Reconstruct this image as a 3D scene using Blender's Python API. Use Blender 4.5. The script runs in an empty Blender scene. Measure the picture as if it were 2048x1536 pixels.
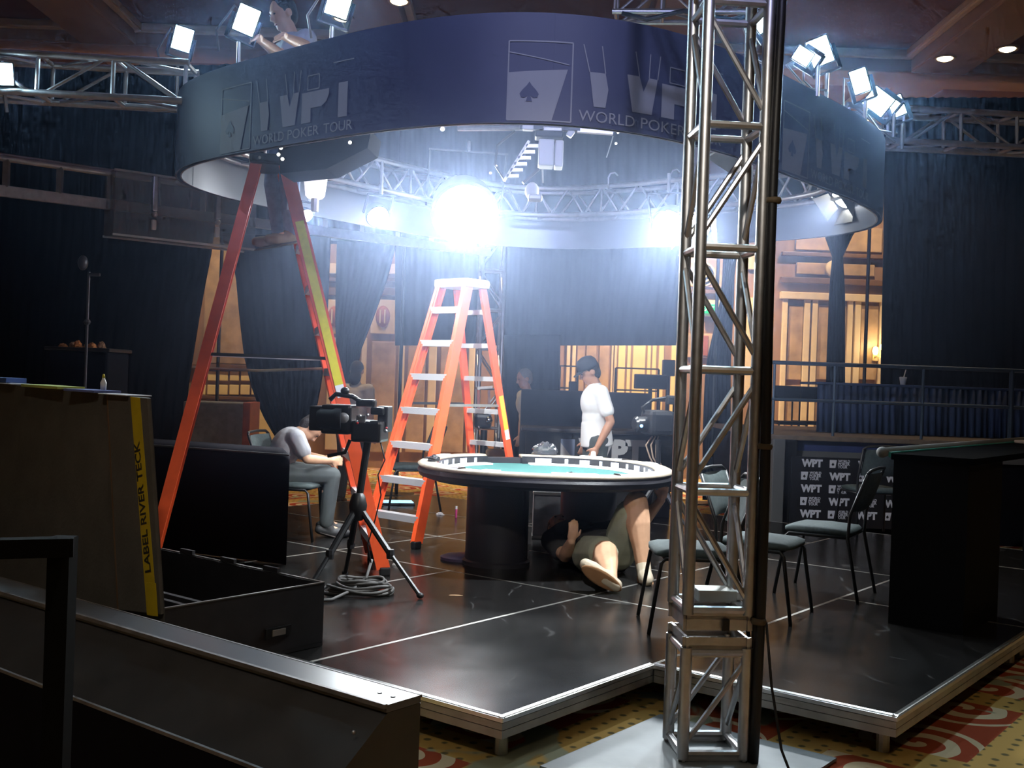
import bpy, bmesh, math, random
from mathutils import Vector, Matrix, Quaternion
random.seed(7)
SC = bpy.context.scene
COL = SC.collection

# ------------------------------------------------------------------ camera
CAM_Z, FPX = 1.6, 2181.0
PITCH, ROLL = math.radians(-.168), math.radians(2.007)
cam_d = bpy.data.cameras.new('camera'); cam_d.sensor_width = 36.0
cam_d.lens = FPX / 2048 * 36.0
cam_d.clip_start = .05; cam_d.clip_end = 200
cam = bpy.data.objects.new('camera', cam_d); COL.objects.link(cam)
cam.location = (0, 0, CAM_Z)
FW = Vector((0, math.cos(PITCH), math.sin(PITCH)))
_u = Vector((0, -math.sin(PITCH), math.cos(PITCH))); _r = Vector((1, 0, 0))
RT = _r * math.cos(ROLL) + _u * math.sin(ROLL)
UP = _u * math.cos(ROLL) - _r * math.sin(ROLL)
cam.matrix_world = Matrix(((RT.x, UP.x, -FW.x, 0), (RT.y, UP.y, -FW.y, 0), (RT.z, UP.z, -FW.z, CAM_Z), (0, 0, 0, 1)))
SC.camera = cam

def at(px, py, y):
    """layout helper: the point of the room seen at photo pixel (px, py) at distance y"""
    d = FW + RT * ((px - 1024) / FPX) - UP * ((py - 768) / FPX)
    return Vector((0, 0, CAM_Z)) + d * (y / d.y)
def onz(px, py, z):
    d = FW + RT * ((px - 1024) / FPX) - UP * ((py - 768) / FPX)
    return Vector((0, 0, CAM_Z)) + d * ((z - CAM_Z) / d.z)

# ------------------------------------------------------------------ world and exposure
w = bpy.data.worlds.new('world'); SC.world = w; w.use_nodes = True
w.node_tree.nodes['Background'].inputs[0].default_value = (.30, .36, .55, 1)
w.node_tree.nodes['Background'].inputs[1].default_value = .004
SC.view_settings.view_transform = 'Standard'; SC.view_settings.look = 'None'
SC.view_settings.gamma = 1; SC.view_settings.use_curve_mapping = False
SC.view_settings.exposure = EXPOSURE = 0.0
SC.cycles.use_denoising = True
SC.cycles.max_bounces = 3; SC.cycles.diffuse_bounces = 2; SC.cycles.glossy_bounces = 2
SC.cycles.use_adaptive_sampling = True; SC.cycles.adaptive_threshold = .07; SC.cycles.adaptive_min_samples = 12
SC.cycles.transparent_max_bounces = 6
SC.cycles.sample_clamp_indirect = 4.0
SC.cycles.volume_step_rate = 6.0
SC.cycles.volume_max_steps = 64

# light levels of the place (lamp builders further down read these)
RIG_W = 1.8        # white work lamps of the overhead rig
HOUSE_W = 1.0      # warm house downlights
FRONT_W = 620      # added white front spotlight
BLUE_W = 700       # blue par cans added behind the viewpoint
HAZE = .044        # haze added over the stage for the veil of lens flare

def lamp(name, kind, loc, energy, color, size=.1, aim=None, spot=None, blend=.4, parent=None):
    l = bpy.data.lights.new(name, kind); l.energy = energy; l.color = color
    if kind == 'AREA': l.size = size
    else: l.shadow_soft_size = size
    if kind == 'SPOT': l.spot_size = math.radians(spot); l.spot_blend = blend
    o = bpy.data.objects.new(name, l); COL.objects.link(o)
    o.location = loc
    if aim is not None:
        o.rotation_euler = (Vector(aim) - Vector(loc)).to_track_quat('-Z', 'Y').to_euler()
    if parent is not None:
        o.parent = parent; o.location = Vector(loc) - ORG[parent.name]
    return o

# ------------------------------------------------------------------ materials
MATS = {}
def mat(name, col, rough=.6, metal=0.0, var=0.0, vscale=6.0, bump=0.0, bscale=40.0, emit=None, estr=0.0, spec=.5, alpha=1.0, coat=0.0, stretch=None, trans=0.0):
    if name in MATS: return MATS[name]
    m = bpy.data.materials.new(name); m.use_nodes = True
    nt = m.node_tree; b = nt.nodes['Principled BSDF']
    b.inputs['Base Color'].default_value = (*col, 1)
    b.inputs['Roughness'].default_value = rough
    b.inputs['Metallic'].default_value = metal
    b.inputs['Specular IOR Level'].default_value = spec
    b.inputs['Alpha'].default_value = alpha
    b.inputs['Coat Weight'].default_value = coat
    b.inputs['Transmission Weight'].default_value = trans
    if emit:
        b.inputs['Emission Color'].default_value = (*emit, 1); b.inputs['Emission Strength'].default_value = estr
    if var or bump:
        tc = nt.nodes.new('ShaderNodeTexCoord'); mp = nt.nodes.new('ShaderNodeMapping')
        nt.links.new(tc.outputs['Object'], mp.inputs[0])
        if stretch: mp.inputs['Scale'].default_value = stretch
    if var:
        n = nt.nodes.new('ShaderNodeTexNoise'); n.inputs['Scale'].default_value = vscale; n.inputs['Detail'].default_value = 5
        nt.links.new(mp.outputs[0], n.inputs['Vector'])
        r = nt.nodes.new('ShaderNodeValToRGB')
        r.color_ramp.elements[0].position = .3; r.color_ramp.elements[1].position = .7
        r.color_ramp.elements[0].color = (*[c * (1 - var) for c in col], 1)
        r.color_ramp.elements[1].color = (*[min(1, c * (1 + var)) for c in col], 1)
        nt.links.new(n.outputs['Fac'], r.inputs[0]); nt.links.new(r.outputs[0], b.inputs['Base Color'])
    if bump:
        n2 = nt.nodes.new('ShaderNodeTexNoise'); n2.inputs['Scale'].default_value = bscale; n2.inputs['Detail'].default_value = 4
        nt.links.new(mp.outputs[0], n2.inputs['Vector'])
        bp = nt.nodes.new('ShaderNodeBump'); bp.inputs['Strength'].default_value = bump; bp.inputs['Distance'].default_value = .02
        nt.links.new(n2.outputs['Fac'], bp.inputs['Height']); nt.links.new(bp.outputs[0], b.inputs['Normal'])
    MATS[name] = m
    return m

BLK_FAB = mat('black_drape', (.0045, .0045, .007), .95, var=.25, vscale=3, spec=.1)
BLK_PLASTIC = mat('black_plastic', (.012, .012, .014), .45, bump=.05, bscale=200)
BLK_METAL = mat('black_metal', (.012, .012, .013), .4, spec=.5)
ALU = mat('brushed_aluminium', (.60, .60, .61), .40, 1.0, var=.10, vscale=20)
ALU_DULL = mat('dull_aluminium', (.50, .49, .46), .45, .9, var=.15, vscale=9)
ORANGE = mat('orange_fibreglass', (.75, .085, .018), .45, var=.12, vscale=8)
STEP_AL = mat('ladder_step_metal', (.72, .72, .73), .4, .6, bump=.1, bscale=90)
YEL = mat('yellow_sticker', (.72, .62, .03), .5, var=.08, vscale=30)
WHT = mat('white_paint', (.8, .8, .8), .5)
WHT_PLASTIC = mat('white_plastic', (.78, .78, .76), .4)
SKIN = mat('skin', (.62, .36, .22), .5, var=.08, vscale=14)
SKIN_TAN = mat('tanned_skin', (.42, .21, .13), .5, var=.08, vscale=14)
HAIR = mat('dark_hair', (.02, .014, .01), .6, bump=.4, bscale=90)
HAIR_GREY = mat('grey_hair', (.2, .18, .16), .7, bump=.4, bscale=90)

# ------------------------------------------------------------------ mesh helpers
ORG = {}
class MB:
    def __init__(s): s.v = []; s.f = []
    def add(s, vs, fs):
        k = len(s.v); s.v += [Vector(p) for p in vs]; s.f += [tuple(i + k for i in f) for f in fs]; return s
    def box(s, c, d, rot=None):
        c = Vector(c); h = Vector(d) / 2
        ps = [Vector((x * h.x, y * h.y, z * h.z)) for z in (-1, 1) for y in (-1, 1) for x in (-1, 1)]
        if rot is not None: ps = [rot @ p for p in ps]
        return s.add([c + p for p in ps], [(0, 2, 3, 1), (4, 5, 7, 6), (0, 1, 5, 4), (2, 6, 7, 3), (0, 4, 6, 2), (1, 3, 7, 5)])
    def bbox(s, c, d, b=.01, rot=None):
        """box with chamfered edges"""
        c = Vector(c); h = Vector(d) / 2; b = min(b, h.x * .9, h.y * .9, h.z * .9)
        bm = bmesh.new(); bmesh.ops.create_cube(bm, size=1)
        for v in bm.verts: v.co = Vector((v.co.x * d[0], v.co.y * d[1], v.co.z * d[2]))
        bmesh.ops.bevel(bm, geom=bm.edges[:], offset=b, segments=2, affect='EDGES', profile=.6)
        bm.verts.index_update()
        vs = [c + (rot @ v.co if rot is not None else v.co) for v in bm.verts]
        fs = [tuple(v.index for v in f.verts) for f in bm.faces]; bm.free()
        return s.add(vs, fs)
    def hexa(s, p):
        """8 corners: bottom loop 0-3, top loop 4-7"""
        return s.add(p, [(3, 2, 1, 0), (4, 5, 6, 7), (0, 1, 5, 4), (1, 2, 6, 5), (2, 3, 7, 6), (3, 0, 4, 7)])
    def bar(s, a, b, wx, wy, up=(0, 0, 1)):
        """rectangular bar from a to b; wy along 'up', wx across"""
        a, b = Vector(a), Vector(b); d = (b - a).normalized(); x = d.cross(Vector(up))
        if x.length < 1e-4: x = d.cross(Vector((0, 1, 0)))
        x.normalize(); y = x.cross(d).normalized()
        x *= wx / 2; y *= wy / 2
        return s.hexa([a - x - y, a + x - y, a + x + y, a - x + y, b - x - y, b + x - y, b + x + y, b - x + y])
    def tube(s, pts, r, n=8, caps=True, r2=None):
        pts = [Vector(p) for p in pts]; k = len(s.v); m = len(pts); ref = None
        for i, p in enumerate(pts):
            d = (pts[min(i + 1, m - 1)] - pts[max(i - 1, 0)]).normalized()
            if ref is None:
                ref = d.cross(Vector((0, 0, 1)))
                if ref.length < .05: ref = d.cross(Vector((0, 1, 0)))
            x = (ref - d * ref.dot(d)).normalized(); ref = x; y = d.cross(x)
            rr = r if r2 is None else r + (r2 - r) * i / (m - 1)
            for j in range(n):
                a = 2 * math.pi * j / n; s.v.append(p + (x * math.cos(a) + y * math.sin(a)) * rr)
        for i in range(m - 1):
            for j in range(n):
                s.f.append((k + i * n + j, k + i * n + (j + 1) % n, k + (i + 1) * n + (j + 1) % n, k + (i + 1) * n + j))
        if caps:
            s.f.append(tuple(k + j for j in reversed(range(n)))); s.f.append(tuple(k + (m - 1) * n + j for j in range(n)))
        return s
    def lathe(s, prof, c=(0, 0, 0), n=24, rot=None, sx=1, sy=1):
        """prof: (radius, z) pairs"""
        k = len(s.v); c = Vector(c)
        for (r, z) in prof:
            for j in range(n):
                a = 2 * math.pi * j / n; p = Vector((r * math.cos(a) * sx, r * math.sin(a) * sy, z))
                s.v.append(c + (rot @ p if rot is not None else p))
        for i in range(len(prof) - 1):
            for j in range(n):
                s.f.append((k + i * n + j, k + i * n + (j + 1) % n, k + (i + 1) * n + (j + 1) % n, k + (i + 1) * n + j))
        s.f.append(tuple(k + j for j in reversed(range(n))))
        s.f.append(tuple(k + (len(prof) - 1) * n + j for j in range(n)))
        return s
    def ball(s, c, r, n=14, m=9, rot=None):
        r = Vector(r) if not isinstance(r, (int, float)) else Vector((r, r, r))
        prof = [(max(.001, math.sin(math.pi * i / m)), -math.cos(math.pi * i / m)) for i in range(m + 1)]
        k = len(s.v); c = Vector(c)
        for (q, z) in prof:
            for j in range(n):
                a = 2 * math.pi * j / n; p = Vector((q * math.cos(a) * r.x, q * math.sin(a) * r.y, z * r.z))
                s.v.append(c + (rot @ p if rot is not None else p))
        for i in range(m):
            for j in range(n):
                s.f.append((k + i * n + j, k + i * n + (j + 1) % n, k + (i + 1) * n + (j + 1) % n, k + (i + 1) * n + j))
        return s
    def prism(s, poly, h, M):
        """polygon (x, y) extruded by h along local z, placed with matrix M"""
        n = len(poly)
        return s.add([M @ Vector((x, y, 0)) for x, y in poly] + [M @ Vector((x, y, h)) for x, y in poly],
                     [tuple(reversed(range(n))), tuple(range(n, 2 * n))] + [(i, (i + 1) % n, n + (i + 1) % n, n + i) for i in range(n)])
    def grid(s, P, nu, nv, cu=False):
        """P(i, j) -> point; open sheet nu x nv"""
        k = len(s.v)
        for j in range(nv + 1):
            for i in range(nu + 1): s.v.append(Vector(P(i, j)))
        for j in range(nv):
            for i in range(nu):
                a = k + j * (nu + 1) + i; s.f.append((a, a + 1, a + nu + 2, a + nu + 1))
        return s
    def build(s, name, m, parent=None, smooth=False, base=None):
        if parent is None:
            if base is None:
                xs = [v.x for v in s.v]; ys = [v.y for v in s.v]; zs = [v.z for v in s.v]
                base = Vector(((min(xs) + max(xs)) / 2, (min(ys) + max(ys)) / 2, min(zs)))
            org = Vector(base)
        else: org = ORG[parent.name]
        me = bpy.data.meshes.new(name)
        me.from_pydata([v - org for v in s.v], [], s.f)
        bm = bmesh.new(); bm.from_mesh(me); bmesh.ops.recalc_face_normals(bm, faces=bm.faces); bm.to_mesh(me); bm.free()
        me.materials.append(m)
        if smooth:
            for p in me.polygons: p.use_smooth = True
            if smooth == 'auto': me.set_sharp_from_angle(angle=math.radians(38))
        o = bpy.data.objects.new(name, me); COL.objects.link(o)
        ORG[o.name] = org.copy()
        if parent is None: o.location = org
        else: o.parent = parent
        return o

def tag(o, label=None, cat=None, group=None, kind=None):
    if label: o['label'] = label
    if cat: o['category'] = cat
    if group: o['group'] = group
    if kind: o['kind'] = kind
    return o
def thing(name, label, cat, loc, group=None, kind=None):
    o = bpy.data.objects.new(name, None); COL.objects.link(o); o.location = loc
    o.empty_display_size = .1
    ORG[o.name] = Vector(loc); return tag(o, label, cat, group, kind)
def struct(o): o['kind'] = 'structure'; return o
def child(o, parent, loc_world):
    """parent an already placed object"""
    o.parent = parent; return o
def dup(root, loc, rotz, label=None, group=None, scale=None):
    r = root.copy(); COL.objects.link(r); r.location = loc; r.rotation_euler = (0, 0, rotz)
    if label: r['label'] = label
    if group: r['group'] = group
    for ch in list(root.children):
        c = ch.copy(); COL.objects.link(c); c.parent = r
        for g in list(ch.children):
            d = g.copy(); COL.objects.link(d); d.parent = c
    ORG[r.name] = Vector(loc)
    return r
def V(*a): return Vector(a)
def Rz(a): return Matrix.Rotation(a, 3, 'Z')
def frame(o, x, y, z=None):
    """4x4 matrix with given axes"""
    x = Vector(x).normalized(); y = Vector(y); y = (y - x * y.dot(x)).normalized(); z = x.cross(y)
    return Matrix(((x.x, y.x, z.x, o[0]), (x.y, y.y, z.y, o[1]), (x.z, y.z, z.z, o[2]), (0, 0, 0, 1)))
def text_mb(body, size, M, mbuf=None, bold=.0, width=None, ext=.002):
    """flat lettering as mesh geometry"""
    cu = bpy.data.curves.new('lettering', 'FONT'); cu.body = body; cu.size = size; cu.extrude = ext; cu.offset = bold; cu.resolution_u = 3
    o = bpy.data.objects.new('lettering', cu); COL.objects.link(o)
    bpy.context.view_layer.update()
    me = bpy.data.meshes.new_from_object(o.evaluated_get(bpy.context.evaluated_depsgraph_get()))
    bpy.data.objects.remove(o); bpy.data.curves.remove(cu)
    vs = [v.co.copy() for v in me.vertices]; fs = [tuple(p.vertices) for p in me.polygons]; bpy.data.meshes.remove(me)
    if not vs: return mbuf or MB()
    x0 = min(v.x for v in vs); x1 = max(v.x for v in vs)
    k = (width / (x1 - x0)) if width else 1
    mb = mbuf or MB()
    mb.add([M @ Vector(((v.x - x0) * k, v.y, v.z)) for v in vs], fs)
    return mb

# ------------------------------------------------------------------ grid of the stage (4 ft units along A and B)
UNIT = 1.219; TH = math.radians(38.10)
A2 = Vector((math.sin(TH), math.cos(TH), 0)); B2 = Vector((math.cos(TH), -math.sin(TH), 0))
ST0 = Vector((.0094, 4.5247, 0)); SZ = .2
def ab(a, b, z=0.0): 
    p = ST0 + (A2 * a + B2 * b) * UNIT; p.z = z; return p
# ================================================================== THE SETTING
def carpet_mat():
    m = bpy.data.materials.new('ballroom_carpet'); m.use_nodes = True; nt = m.node_tree; L = nt.links.new; N = nt.nodes.new
    b = nt.nodes['Principled BSDF']; b.inputs['Roughness'].default_value = .95; b.inputs['Specular IOR Level'].default_value = .15
    tc = N('ShaderNodeTexCoord'); mp = N('ShaderNodeMapping'); mp.inputs['Rotation'].default_value = (0, 0, -math.radians(51.9))
    L(tc.outputs['Object'], mp.inputs[0])
    nz = N('ShaderNodeTexNoise'); nz.inputs['Scale'].default_value = 2.2; L(mp.outputs[0], nz.inputs['Vector'])
    br = N('ShaderNodeTexBrick'); br.inputs['Scale'].default_value = 1.0; br.inputs['Mortar Size'].default_value = .13; br.inputs['Mortar Smooth'].default_value = .02
    br.inputs['Brick Width'].default_value = 1.25; br.inputs['Row Height'].default_value = .78; br.offset = .5
    br.inputs['Color1'].default_value = (.40, .055, .025, 1); br.inputs['Color2'].default_value = (.33, .07, .03, 1); br.inputs['Mortar'].default_value = (.50, .32, .10, 1)
    L(mp.outputs[0], br.inputs['Vector'])
    # a spiral scroll in every red field
    def mth(op, a, b=None):
        n = N('ShaderNodeMath'); n.operation = op
        for k, v in enumerate((a, b)):
            if v is None: continue
            if isinstance(v, (int, float)): n.inputs[k].default_value = v
            else: L(v, n.inputs[k])
        return n.outputs[0]
    sx = N('ShaderNodeSeparateXYZ'); L(mp.outputs[0], sx.inputs[0])
    row = mth('FLOOR', mth('DIVIDE', sx.outputs[1], .78)); odd = mth('PINGPONG', row, 1.0)
    cu = mth('MULTIPLY', mth('SUBTRACT', mth('FRACT', mth('ADD', mth('DIVIDE', sx.outputs[0], 1.25), mth('MULTIPLY', odd, .5))), .5), 1.25)
    cv = mth('MULTIPLY', mth('SUBTRACT', mth('FRACT', mth('DIVIDE', sx.outputs[1], .78)), .5), .78)
    au = mth('ABSOLUTE', cu); au2 = mth('SUBTRACT', au, .26)                      # a mirrored pair per field
    rr = mth('SQRT', mth('ADD', mth('MULTIPLY', au2, au2), mth('MULTIPLY', cv, cv))); an = mth('ARCTAN2', cv, au2)
    sp = mth('SINE', mth('ADD', mth('ADD', mth('MULTIPLY', rr, 42.0), an), mth('MULTIPLY', nz.outputs['Fac'], 5.0)))
    msk = mth('MULTIPLY', mth('GREATER_THAN', sp, .15), mth('LESS_THAN', rr, .30))
    r1 = N('ShaderNodeMath'); r1.operation = 'MULTIPLY'; L(msk, r1.inputs[0]); r1.inputs[1].default_value = 1.0
    mx = N('ShaderNodeMix'); mx.data_type = 'RGBA'; mx.inputs[7].default_value = (.62, .52, .34, 1); L(r1.outputs[0], mx.inputs[0]); L(br.outputs['Color'], mx.inputs[6])
    # border bands keep a gold ground with dark dots
    vo = N('ShaderNodeTexVoronoi'); vo.inputs['Scale'].default_value = 11; vo.inputs['Randomness'].default_value = .25; L(mp.outputs[0], vo.inputs['Vector'])
    r2 = N('ShaderNodeValToRGB'); r2.color_ramp.elements[0].position = .15; r2.color_ramp.elements[1].position = .24; r2.color_ramp.elements[0].color = (.13, .11, .05, 1); r2.color_ramp.elements[1].color = (.50, .33, .10, 1)
    L(vo.outputs['Distance'], r2.inputs[0])
    m2 = N('ShaderNodeMix'); m2.data_type = 'RGBA'; L(br.outputs['Fac'], m2.inputs[0]); L(mx.outputs[2], m2.inputs[6]); L(r2.outputs[0], m2.inputs[7])
    # grey green leaf patches
    n3 = N('ShaderNodeTexNoise'); n3.inputs['Scale'].default_value = 1.6; n3.inputs['Detail'].default_value = 3; n3.inputs['Distortion'].default_value = 1.5; L(mp.outputs[0], n3.inputs['Vector'])
    r3 = N('ShaderNodeValToRGB'); r3.color_ramp.elements[0].position = .60; r3.color_ramp.elements[1].position = .64; L(n3.outputs['Fac'], r3.inputs[0])
    m3 = N('ShaderNodeMix'); m3.data_type = 'RGBA'; m3.inputs[7].default_value = (.30, .32, .22, 1); L(r3.outputs[0], m3.inputs[0]); L(m2.outputs[2], m3.inputs[6])
    L(m3.outputs[2], b.inputs['Base Color'])
    n4 = N('ShaderNodeTexNoise'); n4.inputs['Scale'].default_value = 300; bp = N('ShaderNodeBump'); bp.inputs['Strength'].default_value = .4; L(n4.outputs['Fac'], bp.inputs['Height']); L(bp.outputs[0], b.inputs['Normal'])
    return m
X0, X1, Y0, Y1, ZC = -13.0, 13.0, -5.0, 19.0, 6.2
fl = MB().box((0, 7, -.05), (26, 24, .1)).build('floor', carpet_mat()); struct(fl)

WOOD = mat('honey_wood', (.30, .18, .10), .45, var=.25, vscale=5, stretch=(1, 1, .25))
WOOD_D = mat('dark_wood_moulding', (.16, .09, .05), .45, var=.2, vscale=6)
CREAM = mat('cream_plaster', (.70, .57, .38), .6, var=.06, vscale=8)
BURL = mat('burl_panel', (.42, .29, .17), .4, var=.3, vscale=3.5)
GOLD = mat('gold_silk_panel', (.85, .68, .32), .55, var=.08, vscale=5)
REDW = mat('red_marquetry', (.35, .10, .05), .5, var=.2, vscale=9)
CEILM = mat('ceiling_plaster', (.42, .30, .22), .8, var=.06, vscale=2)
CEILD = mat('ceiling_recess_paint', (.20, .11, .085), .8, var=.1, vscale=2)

# --- back wall: panelled
WY = Y1
def wx(px): return (px - 1024) * WY / FPX
def wz(px, py): return CAM_Z + (762 + .035 * (px - 1024) - py) * WY / FPX
wall = MB().box(((X0 + X1) / 2, WY + .1, ZC / 2), (X1 - X0, .2, ZC)).build('wall_back', WOOD); struct(wall)
def wp(name, m, px0, px1, py0, py1, t=.05):
    pm = (px0 + px1) / 2
    x0, x1 = wx(px0), wx(px1); z1, z0 = wz(pm, py0), wz(pm, py1)
    return MB().bbox(((x0 + x1) / 2, WY - t / 2, (z0 + z1) / 2), (x1 - x0, t, z1 - z0), .012).build(name, m, wall)
# right bay with the doorway
for (a, b_) in ((1558, 1568), (1601, 1613), (1617, 1628), (1687, 1698), (1702, 1714), (1752, 1762)): wp('pilaster', CREAM, a, b_, 592, 930, .08)
wp('header_moulding', CREAM, 1552, 1768, 588, 602, .12)
for (a, b_) in ((1571, 1600), (1630, 1686), (1716, 1750)):
    wp('door_panel', BURL, a, b_, 612, 760, .04); wp('door_panel', BURL, a, b_, 772, 920, .04)
wp('frieze', WOOD_D, 1552, 1768, 558, 570, .10); wp('frieze_panel', BURL, 1583, 1739, 528, 551, .05)
wp('cornice', WOOD_D, 1552, 1768, 508, 516, .12); wp('upper_panel', BURL, 1580, 1752, 455, 503, .05)
o = MB().lathe([(.02, 0), (.12, 0), (.15, .03), (.12, .05), (.05, .05), (.04, .08), (.01, .08)], (wx(1656), WY - .05, wz(1656, 539)), 20, Matrix.Rotation(math.pi / 2, 3, 'X')).build('medallion', CREAM, wall, True)
# bay seen through the tower
wp('upper_panel', BURL, 1362, 1437, 535, 575, .05); wp('cream_frieze', CREAM, 1362, 1440, 600, 633, .06); wp('cornice', WOOD_D, 1355, 1445, 580, 588, .1)
for q in (.20, .13, .06):
    MB().lathe([(q - .015, 0), (q, .02), (q + .015, 0)], (wx(1398), WY - .05, wz(1398, 550)), 20, Matrix.Rotation(math.pi / 2, 3, 'X')).build('medallion', CREAM, wall, True)
wp('cream_strip', CREAM, 1488, 1516, 596, 790, .06); wp('cream_strip', CREAM, 1484, 1520, 500, 540, .06)
wp('marquetry_panel', BURL, 1372, 1430, 668, 716, .05); wp('marquetry_inlay', REDW, 1383, 1390, 672, 712, .07); wp('marquetry_inlay', REDW, 1402, 1412, 672, 712, .07)
# gold centre bay
for (a, b_) in ((1131, 1138), (1142, 1149), (1220, 1224), (1226, 1231)): wp('pilaster', CREAM, a, b_, 660, 900, .07)
for (a, b_) in ((1234, 1248), (1252, 1259), (1263, 1288), (1292, 1299), (1302, 1310), (1315, 1325), (1340, 1358)): wp('gold_panel', GOLD, a, b_, 660, 900, .05)
for (a, b_) in ((1152, 1166), (1170, 1190), (1196, 1216)): wp('door_panel', BURL, a, b_, 660, 900, .04)
# left bays
wp('burl_panel', BURL, 405, 497, 470, 728, .04); wp('dado_rail', WOOD_D, 380, 560, 730, 740, .1)
for i in range(6): wp('gold_panel', GOLD, 395 + i * 22, 413 + i * 22, 743, 762, .06); wp('gold_panel', GOLD, 395 + i * 22, 413 + i * 22, 770, 790, .06)
wp('dado_rail', WOOD_D, 380, 560, 793, 800, .1); wp('gold_panel', GOLD, 385, 575, 806, 900, .05)
for (a, b_) in ((648, 684), (738, 786)):
    wp('medallion_panel', CREAM, a, b_, 600, 668, .06)
    cx_, cz_ = wx((a + b_) / 2), wz((a + b_) / 2, 634)
    MB().lathe([(.13, 0), (.11, .05), (.001, .06)], (cx_, WY - .05, cz_), 24, Matrix.Rotation(math.pi / 2, 3, 'X'), 1, 1.5).build('oval_inlay', REDW, wall, True)
    for dx in (-.04, .04): MB().box((cx_ + dx, WY - .12, cz_), (.022, .02, .24)).build('inlay_stripe', CREAM, wall)
    wp('wood_cornice', WOOD_D, a - 4, b_ + 4, 576, 592, .09); wp('cream_frieze', CREAM, a, b_, 528, 548, .06); wp('wood_cornice', WOOD_D, a - 4, b_ + 4, 556, 564, .09)
for (a, b_) in ((655, 690), (722, 732)): wp('pilaster', CREAM, a, b_, 676, 900, .06)
for (a, b_, m_) in ((742, 790, BURL), (796, 808, CREAM), (815, 850, BURL), (856, 872, CREAM), (880, 930, BURL), (936, 948, CREAM)): wp('wood_panel', m_, a, b_, 684, 905, .05)

wl = MB().box((X0 - .1, 7, ZC / 2), (.2, 24, ZC)).build('wall_left', WOOD); struct(wl)
wr = MB().box((X1 + .1, 7, ZC / 2), (.2, 24, ZC)).build('wall_right', WOOD); struct(wr)
wf = MB().box((0, Y0 - .1, ZC / 2), (26, .2, ZC)).build('wall_front', WOOD); struct(wf)

# --- coffered ceiling
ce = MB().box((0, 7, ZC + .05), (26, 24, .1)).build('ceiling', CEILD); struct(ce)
for i in range(8):
    x = X0 + 26 / 7 * i
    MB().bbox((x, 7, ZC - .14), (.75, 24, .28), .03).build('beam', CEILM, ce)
    for s in (-1, 1): MB().bbox((x + s * .43, 7, ZC - .06), (.1, 24, .12), .03).build('cove_moulding', CREAM, ce)
for j in range(7):
    y = Y0 + 4.0 * j
    MB().bbox((0, y, ZC - .15), (26, .75, .28), .03).build('beam', CEILM, ce)
    for s in (-1, 1): MB().bbox((0, y + s * .43, ZC - .065), (26, .1, .12), .03).build('cove_moulding', CREAM, ce)

# --- recessed house downlights
BULB = mat('warm_bulb', (1, .85, .5), .5, emit=(1, .82, .45), estr=9)
WARM = (1, .75, .46)
def downlight(x, y, label, energy, spot=110, aim=None, z=ZC - .29, col=WARM):
    t = thing('recessed_downlight', label, 'ceiling light', (x, y, z), 'recessed house downlights')
    MB().lathe([(.10, 0), (.135, -.012), (.14, 0), (.14, .02), (.10, .02)], (x, y, z), 20).build('trim_ring', CEILM, t, True)
    MB().lathe([(.001, -.035), (.05, -.030), (.09, -.012), (.10, .0), (.09, .012), (.001, .012)], (x, y, z), 16).build('lens', BULB, t, True)
    lamp('downlight_lamp', 'SPOT', (x, y, z - .06), energy * HOUSE_W, col, .08, aim or (x, y, 0), spot, .6, t)
# ================================================================== DRAPES
def drape(name, label, rows, y, pleat=.14, amp=.022, m=None, group='black masking drapes', seed=1, nv=14):
    """rows: (photo y, left photo x, right photo x) from top to bottom, hung at distance y"""
    rnd = random.Random(seed)
    wid = max((r[2] - r[1]) for r in rows) * y / FPX
    n = max(6, int(wid / pleat)) * 4
    ph = [rnd.uniform(0, 6.28) for _ in range(n + 1)]
    y0, y1 = rows[0][0], rows[-1][0]
    def lr(py):
        for a, b in zip(rows, rows[1:]):
            if a[0] <= py <= b[0]:
                t = (py - a[0]) / (b[0] - a[0]); return a[1] + (b[1] - a[1]) * t, a[2] + (b[2] - a[2]) * t
        return rows[-1][1], rows[-1][2]
    def P(i, j):
        py = y0 + (y1 - y0) * j / nv; l, r = lr(py); u = i / n
        p = at(l + (r - l) * u, py, y); p.y += amp * math.sin(u * n / 4 * 2 * math.pi + .7 * math.sin(j * .4 + ph[i // 8])) ; p.z = max(p.z, .01); return p
    mb = MB().grid(P, n, nv)
    o = mb.build(name, m or BLK_FAB, None, True)
    sol = o.modifiers.new('thickness', 'SOLIDIFY'); sol.thickness = .006
    return tag(o, label, 'drape', group)
drape('masking_drape', 'wide black pleated drape filling the left side behind the lighting truss', [(130, -420, 452), (480, -420, 428), (600, -420, 405), (770, -420, 378), (900, -420, 366), (1012, -420, 360)], 15, seed=2)
drape('masking_drape', 'black header drape hanging high behind the left orange ladder', [(128, 440, 800), (300, 440, 800), (488, 440, 800)], 15.15, seed=3, nv=6)
drape('masking_drape', 'black drape bulging out below and tied to a rounded end beside the tall ladder', [(470, 456, 662), (560, 472, 658), (640, 480, 655), (720, 490, 650), (790, 508, 640), (850, 535, 625), (896, 566, 602)], 14.7, seed=4)
drape('masking_drape', 'narrow black drape tapering to a point above the broadcast camera', [(480, 674, 795), (560, 672, 774), (640, 670, 745), (700, 672, 722), (760, 680, 712), (786, 684, 706)], 14.8, seed=5)
drape('masking_drape', 'big black centre drape ending above the gold lit bay', [(120, 790, 1378), (300, 790, 1378), (500, 790, 1378), (691, 790, 1352)], 15.3, seed=6, nv=8)
drape('masking_drape', 'black drape panel reaching the floor behind the rear truss tower', [(670, 1002, 1121), (800, 1003, 1119), (990, 1004, 1117)], 15.2, seed=7, nv=5)
drape('masking_drape', 'slim black drape strip seen through the front truss tower', [(430, 1449, 1490), (528, 1446, 1469), (600, 1441, 1467), (733, 1410, 1461), (860, 1405, 1461), (1000, 1405, 1461)], 15, seed=8)
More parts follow.
